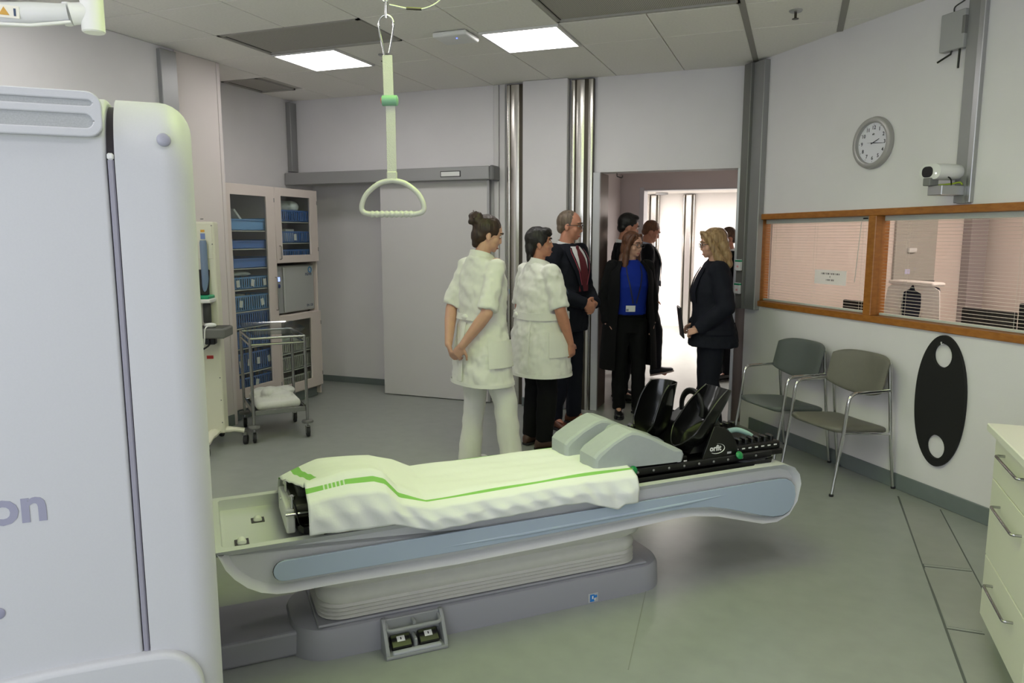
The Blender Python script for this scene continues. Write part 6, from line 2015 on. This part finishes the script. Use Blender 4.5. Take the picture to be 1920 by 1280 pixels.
person('person with short dark hair in a belted white uniform and black trousers', (0.215, 5.72), 60, 1.72, dict(
    female=True, shoulder=0.185, hair=hair_mat('hair_near_black', (30, 24, 21), (16, 13, 12)), hairf=hair_short_dark, head=(28, 2, 0), skin=SKIN2, voxel=0.0055, headscale=1.02, armthick=1.12,
    pose=dict(elb=[(-0.27, -0.02, 1.12), (0.275, 0.015, 1.12)], wri=[(-0.26, 0.10, 0.88), (0.27, 0.115, 0.87)], hd=[(0.1, 0.2, -1), (-0.1, 0.25, -1)], hn=[(1, -0.2, 0), (-1, -0.2, 0)], curl=0.45),
    coat=[(0.605, 0.285, 0.225, 0.0), (0.75, 0.275, 0.218, 0.0), (0.92, 0.256, 0.205, 0.004), (1.06, 0.228, 0.180, 0.012), (1.12, 0.226, 0.178, 0.014), (1.25, 0.220, 0.168, 0.014), (1.36, 0.205, 0.140, 0.002), (1.43, 0.172, 0.108, -0.010), (1.475, 0.100, 0.086, -0.014), (1.49, 0.075, 0.075, -0.014)],
    coatmat=WCOAT, coatname='uniform_dress', sleeve='short', sleever=(0.074, 0.074, 0.06), trousers=BLACKC, legthick=1.12, cuff=0.06, shoes=mat('brown_sandal', (74, 50, 40), 0.5), extra=coat2_extra, fold=0.026))

# ---------------------------------------------------------------- 3: tall man, navy suit, burgundy tie, glasses
def hair_grey_short(H):
    H.ell((0, -0.020, 1.664), (0.0775, 0.096, 0.092)); H.ell((0, -0.062, 1.610), (0.062, 0.042, 0.05))
def lapel_suit(shirt, tie, lanyard=None, badge=None, vz=1.12):
    def ex(t, G_, HM, J):
        z1 = 1.468
        wv = lambda z: 0.05 + 0.42 * max(0, (z - vz)) / (z1 - vz)
        G_.patch('shirt_front', shirt, t, lambda z: -wv(z), lambda z: wv(z), vz, z1, 0.0075, 10, 14, 0.003)
        neck_ring(t, shirt, 'shirt_collar', 0.074, 0.068, 1.462, 1.520, 0.004, 0.35)
        if tie:
            G_.patch('tie', tie, t, lambda z: -0.13 - 0.13 * max(0, (1.40 - z) / 0.28) + (0.05 if z > 1.43 else 0), lambda z: 0.13 + 0.13 * max(0, (1.40 - z) / 0.28) - (0.05 if z > 1.43 else 0), vz, z1 - 0.005, 0.014, 6, 12, 0.004)
            MB().ell((0, G_.at(1.462)[1] + G_.at(1.462)[2] + 0.018, 1.462), (0.016, 0.012, 0.018)).build('tie_knot', tie, t, 60)
        for sx_ in (-1, 1):
            G_.patch('lapel', P_suit[0], t, (lambda z, s=sx_: s * (wv(z) - 0.02)), (lambda z, s=sx_: s * (wv(z) + 0.10 + 0.34 * max(0, (z - vz)) / (z1 - vz))), vz, z1 - 0.01, 0.016, 5, 12, 0.004)
        if lanyard:
            for sx_ in (-1, 1):
                G_.patch('lanyard', lanyard, t, (lambda z, s=sx_: s * (0.10 + 0.42 * max(0, (z - 1.16)) / 0.30)), (lambda z, s=sx_: s * (0.10 + 0.42 * max(0, (z - 1.16)) / 0.30) + s * 0.04), 1.17, z1 - 0.015, 0.021, 2, 10, 0.002)
        if badge:
            G_.patch('badge', WTAG, t, -0.26, 0.26, badge - 0.06, badge, 0.024, 6, 4, 0.002)
    return ex
P_suit = [SUITN]
SUIT = [(0.80, 0.205, 0.145, 0.0), (0.92, 0.200, 0.142, 0.0), (1.05, 0.188, 0.135, 0.006), (1.15, 0.188, 0.134, 0.010), (1.28, 0.200, 0.138, 0.010), (1.37, 0.204, 0.126, 0.0), (1.435, 0.172, 0.102, -0.010), (1.475, 0.105, 0.082, -0.016), (1.492, 0.075, 0.072, -0.016)]
person('tall man with glasses in a navy suit and burgundy tie, hands folded', (0.475, 6.36), 128, 1.875, dict(
    hair=hair_mat('hair_grey_brown', (120, 104, 88), (86, 72, 60)), hairf=hair_grey_short, hairdisp=0.003, head=(-22, -8, 0), skin=SKIN2, voxel=0.006, glasses=True,
    pose=dict(elb=[(-0.275, 0.0, 1.13), (0.275, 0.0, 1.13)], wri=[(-0.075, 0.215, 1.02), (0.075, 0.215, 1.03)], hd=[(0.75, 0.25, -0.35), (-0.75, 0.25, -0.35)], hn=[(0.2, -0.9, 0.1), (-0.2, -0.9, 0.1)], curl=0.7,
              ank=[(-0.12, 0.0, 0.085), (0.12, -0.03, 0.085)]),
    coat=SUIT, coatmat=SUITN, coatname='suit_jacket', trousers=SUITN, shoes=BROWNS, extra=lapel_suit(SHIRT, TIE, mat('lanyard_red', (150, 60, 78), 0.6)), sleever=(0.078, 0.066, 0.052)))

# ---------------------------------------------------------------- 4: woman, blue jumper, long black coat
def hair_long(m0, drop, side=0.078):
    def f(H):
        H.ell((0, -0.018, 1.668), (0.084, 0.100, 0.094)); H.ell((0, -0.060, 1.590), (0.076, 0.055, 0.09)); H.ell((0, -0.062, 1.50), (0.082, 0.045, 0.085))
        for sx_ in (-1, 1):
            H.tube(smooth_path([(sx_ * 0.045, 0.045, 1.735), (sx_ * 0.078, 0.030, 1.68), (sx_ * 0.086, 0.012, 1.60), (sx_ * 0.090, 0.010, 1.52), (sx_ * side * 1.18, 0.018, drop)], 4), [0.020] * 4 + [0.024] * 4 + [0.030] * 4 + [0.034] * 4 + [0.024], 10)
            H.ell((sx_ * 0.05, -0.052, 1.44), (0.05, 0.04, 0.07))
    return f
def coat4_extra(t, G_, HM, J):
    J4 = Garment([(0.98, 0.150, 0.128, 0.012), (1.10, 0.150, 0.135, 0.016), (1.25, 0.165, 0.150, 0.014), (1.36, 0.165, 0.132, 0.002), (1.44, 0.13, 0.10, -0.010), (1.49, 0.078, 0.074, -0.012)])
    mb = MB(); J4.loft(mb); soften(mb.build('blue_jumper', BLUEK, t), 0.010, 2, 0.006, 0.06)
    neck_ring(t, BLUEK, 'jumper_neck', 0.080, 0.064, 1.460, 1.510, 0.0, 0.0)
    for sx_ in (-1, 1):
        J4.patch('lanyard', mat('lanyard_dark', (28, 30, 50), 0.6), t, (lambda z, s=sx_: s * (0.04 + 0.36 * max(0, (z - 1.10)) / 0.34)), (lambda z, s=sx_: s * (0.10 + 0.36 * max(0, (z - 1.10)) / 0.34)), 1.09, 1.44, 0.012, 2, 12, 0.002)
    bd = J4.patch('badge', WTAG, t, -0.02, 0.44, 1.015, 1.072, 0.016, 4, 4, 0.002)
    J4.patch('badge_print', mat('badge_grey', (150, 150, 160), 0.5), bd, 0.28, 0.42, 1.020, 1.042, 0.019, 2, 2, 0.001)
# an open coat: shell around the back and sides only
def open_coat(t, tab, m, gap, name='long_coat'):
    G2 = Garment(tab)
    z0, z1 = tab[0][0], tab[-1][0]
    G2.patch(name, m, t, gap, 2 * PI - gap, z0, z1, 0.0, 44, 40, 0.014)
    return G2
def p4_extra(t, G_, HM, J):
    coat4_extra(t, G_, HM, J)
person('long-haired woman with glasses, bright blue jumper, badge and open black coat', (1.085, 6.80), 172, 1.70, dict(
    female=True, hair=hair_mat('hair_auburn_brown', (112, 70, 46), (70, 42, 28)), hairf=hair_long(None, 1.40), head=(-36, -8, 0), skin=SKIN, voxel=0.007, glasses=True, hairvox=0.008,
    nohand=(False, False), pose=dict(elb=[(-0.235, -0.05, 1.13), (0.235, -0.05, 1.13)], wri=[(-0.225, 0.03, 0.90), (0.225, 0.03, 0.90)], ank=[(-0.10, 0.02, 0.085), (0.10, 0.05, 0.085)]),
    coat=[(0.96, 0.145, 0.118, 0.010), (1.10, 0.145, 0.125, 0.014), (1.25, 0.160, 0.138, 0.010), (1.36, 0.160, 0.120, 0.0), (1.44, 0.12, 0.09, -0.012), (1.48, 0.08, 0.07, -0.014)],
    coatmat=BLACKC, coatname='coat_sleeves', trousers=BLACKC, shoes=BLACKS,
    extra=lambda t, G_, HM, J: (p4_extra(t, G_, HM, J), open_coat(t, [(0.46, 0.262, 0.190, -0.01), (0.70, 0.250, 0.182, -0.01), (0.95, 0.228, 0.170, -0.008), (1.12, 0.206, 0.160, 0.004), (1.28, 0.204, 0.160, 0.006), (1.38, 0.196, 0.136, -0.006), (1.44, 0.158, 0.108, -0.014), (1.47, 0.115, 0.088, -0.016)], BLACKC, math.radians(38)))))

# ---------------------------------------------------------------- 5: man with black hair behind her
def hair_fade(H):
    H.ell((0, -0.018, 1.674), (0.079, 0.098, 0.094)); H.ell((0, -0.060, 1.615), (0.062, 0.042, 0.045)); H.ell((0, 0.03, 1.735), (0.06, 0.055, 0.026))
P_suit[0] = SUITK
person('man with short black hair in a dark suit standing in the doorway', (1.13, 7.45), 95, 1.88, dict(
    hair=hair_mat('hair_black', (22, 20, 20), (12, 11, 11)), hairf=hair_fade, hairdisp=0.003, head=(-12, -14, 0), skin=SKIN2, voxel=0.009,
    coat=SUIT, coatmat=SUITK, coatname='suit_jacket', trousers=SUITK, shoes=BLACKS, extra=lapel_suit(SHIRT, None), coatvox=0.014))

# ---------------------------------------------------------------- 6: man stepping, pale blue shirt and lanyard
def hair_red_short(H):
    H.ell((0, -0.016, 1.670), (0.078, 0.097, 0.093)); H.ell((0, -0.060, 1.612), (0.062, 0.042, 0.045))
person('short-haired man in a dark blazer and pale blue shirt stepping through the passage', (1.58, 8.75), 92, 1.85, dict(
    hair=hair_mat('hair_ginger_brown', (112, 70, 44), (80, 48, 30)), hairf=hair_red_short, hairdisp=0.003, head=(-2, -24, 0), skin=SKIN2, voxel=0.008,
    pose=dict(elb=[(-0.26, -0.05, 1.13), (0.26, -0.02, 1.13)], wri=[(-0.25, 0.06, 0.90), (0.23, 0.05, 0.89)], hd=[(0.1, 0.3, -0.9), (-0.1, 0.2, -0.9)],
              hip=[(-0.085, 0.02, 0.92), (0.085, -0.01, 0.92)], knee=[(-0.095, -0.05, 0.51), (0.10, 0.12, 0.53)], ank=[(-0.10, -0.26, 0.12), (0.11, 0.12, 0.115)]),
    toepitch=(-22, 14), coat=SUIT, coatmat=SUITK, coatname='blazer', trousers=SUITK, shoes=mat('navy_sneaker', (28, 30, 40), 0.6), soles=mat('pale_sole', (196, 180, 178), 0.6), extra=lapel_suit(SHIRTB, None, mat('lanyard_white', (210, 210, 220), 0.6), 1.08, 1.02), coatvox=0.013))

# ---------------------------------------------------------------- 7: blonde woman in a dark suit
def hair_blonde(H):
    H.ell((0, -0.020, 1.672), (0.088, 0.104, 0.096)); H.ell((0, -0.070, 1.600), (0.088, 0.062, 0.09)); H.ell((0, -0.085, 1.52), (0.094, 0.058, 0.075)); H.ell((0, -0.095, 1.455), (0.082, 0.046, 0.05))
    for sx_ in (-1, 1):
        H.tube(smooth_path([(sx_ * 0.02, 0.070, 1.745), (sx_ * 0.07, 0.050, 1.70), (sx_ * 0.088, 0.022, 1.63), (sx_ * 0.096, -0.005, 1.54), (sx_ * 0.098, -0.03, 1.46), (sx_ * 0.085, -0.02, 1.43)], 4), [0.018] * 4 + [0.024] * 4 + [0.032] * 4 + [0.038] * 4 + [0.034] * 4 + [0.02], 10)
def p7_extra(t, G_, HM, J):
    for sx_ in (-1, 1):
        G_.patch('lapel', SUITN, t, sx_ * 0.05, sx_ * 0.55, 1.15, 1.44, 0.012, 5, 10, 0.004)
    neck_ring(t, SUITN, 'jacket_collar', 0.098, 0.084, 1.44, 1.495, 0.012, 0.7)
    G_.patch('pocket_flap', SUITN, t, math.radians(-118), math.radians(-68), 0.90, 0.935, 0.010, 8, 3, 0.004)
    G_.patch('back_vent', SUITN, t, math.radians(178), math.radians(182), 0.82, 0.98, 0.008, 2, 6, 0.003)
person('blonde woman with glasses in a dark navy trouser suit holding a folder', (1.64, 6.02), -84, 1.715, dict(
    female=True, hair=hair_mat('hair_blonde', (182, 152, 110), (118, 90, 58)), hairf=hair_blonde, head=(-4, -10, 0), skin=SKIN, voxel=0.0055, glasses=True, hairvox=0.008, shoulder=0.178,
    pose=dict(elb=[(-0.245, -0.07, 1.13), (0.245, -0.07, 1.13)], wri=[(-0.18, 0.135, 0.94), (0.18, 0.135, 0.94)], hd=[(0.45, 0.7, -0.25), (-0.45, 0.7, -0.25)], hn=[(0.6, 0, -0.6), (-0.6, 0, -0.6)], curl=0.8),
    coat=[(0.79, 0.236, 0.205, -0.012), (0.90, 0.222, 0.190, -0.010), (1.02, 0.196, 0.165, 0.0), (1.12, 0.186, 0.155, 0.006), (1.25, 0.194, 0.165, 0.010), (1.36, 0.196, 0.142, -0.004), (1.43, 0.168, 0.112, -0.014), (1.475, 0.105, 0.086, -0.016), (1.49, 0.078, 0.075, -0.016)],
    coatmat=SUITN, coatname='suit_jacket', trousers=SUITN, legthick=1.12, cuff=0.085, hem=0.05, shoes=BLACKS, extra=p7_extra, sleever=(0.080, 0.072, 0.056), fold=0.014))
# her folder
g7 = camxy(1.64, 6.02)
fo = thing('folder', 'black document folder held by the blonde woman', 'folder', (g7.x, g7.y, 0), YAW + math.radians(84))
fo.scale = (0.98, 0.98, 0.98)
MB().box((-0.01, 0.258, 0.985), (0.21, 0.012, 0.26), 0.003, 1, 0, Euler((math.radians(-8), 0, 0))).build('folder_cover', BLACKM, fo)
MB().box((-0.01, 0.266, 0.985), (0.20, 0.004, 0.25), 0.001, 1, 0, Euler((math.radians(-8), 0, 0))).build('folder_flap', BLACK, fo)

# ---------------------------------------------------------------- 8, 9: two more people just inside the doorway
person('person with light brown shoulder-length hair behind the blonde woman', (2.13, 7.75), -70, 1.735, dict(
    female=True, hair=hair_mat('hair_light_brown', (132, 98, 68), (96, 68, 46)), hairf=hair_blonde, head=(0, -4, 0), skin=SKIN, voxel=0.010, hairvox=0.010,
    coat=[(0.80, 0.215, 0.16, 0), (1.0, 0.19, 0.145, 0), (1.12, 0.18, 0.14, 0.004), (1.28, 0.185, 0.145, 0.006), (1.37, 0.184, 0.125, 0), (1.435, 0.155, 0.10, -0.01), (1.49, 0.08, 0.075, -0.016)],
    coatmat=BLACKC, coatname='jacket', trousers=BLACKC, coatvox=0.015))
P_suit[0] = SUITK
person('dark-clothed person half hidden by the door jamb', (2.48, 8.55), -95, 1.76, dict(
    hair=hair_mat('hair_brown', (90, 60, 42), (60, 40, 28)), hairf=hair_red_short, hairdisp=0.003, head=(0, -4, 0), skin=SKIN2, voxel=0.010,
    coat=SUIT, coatmat=SUITK, coatname='suit_jacket', trousers=SUITK, shoes=BLACKS, extra=lapel_suit(SHIRT, None), coatvox=0.015))
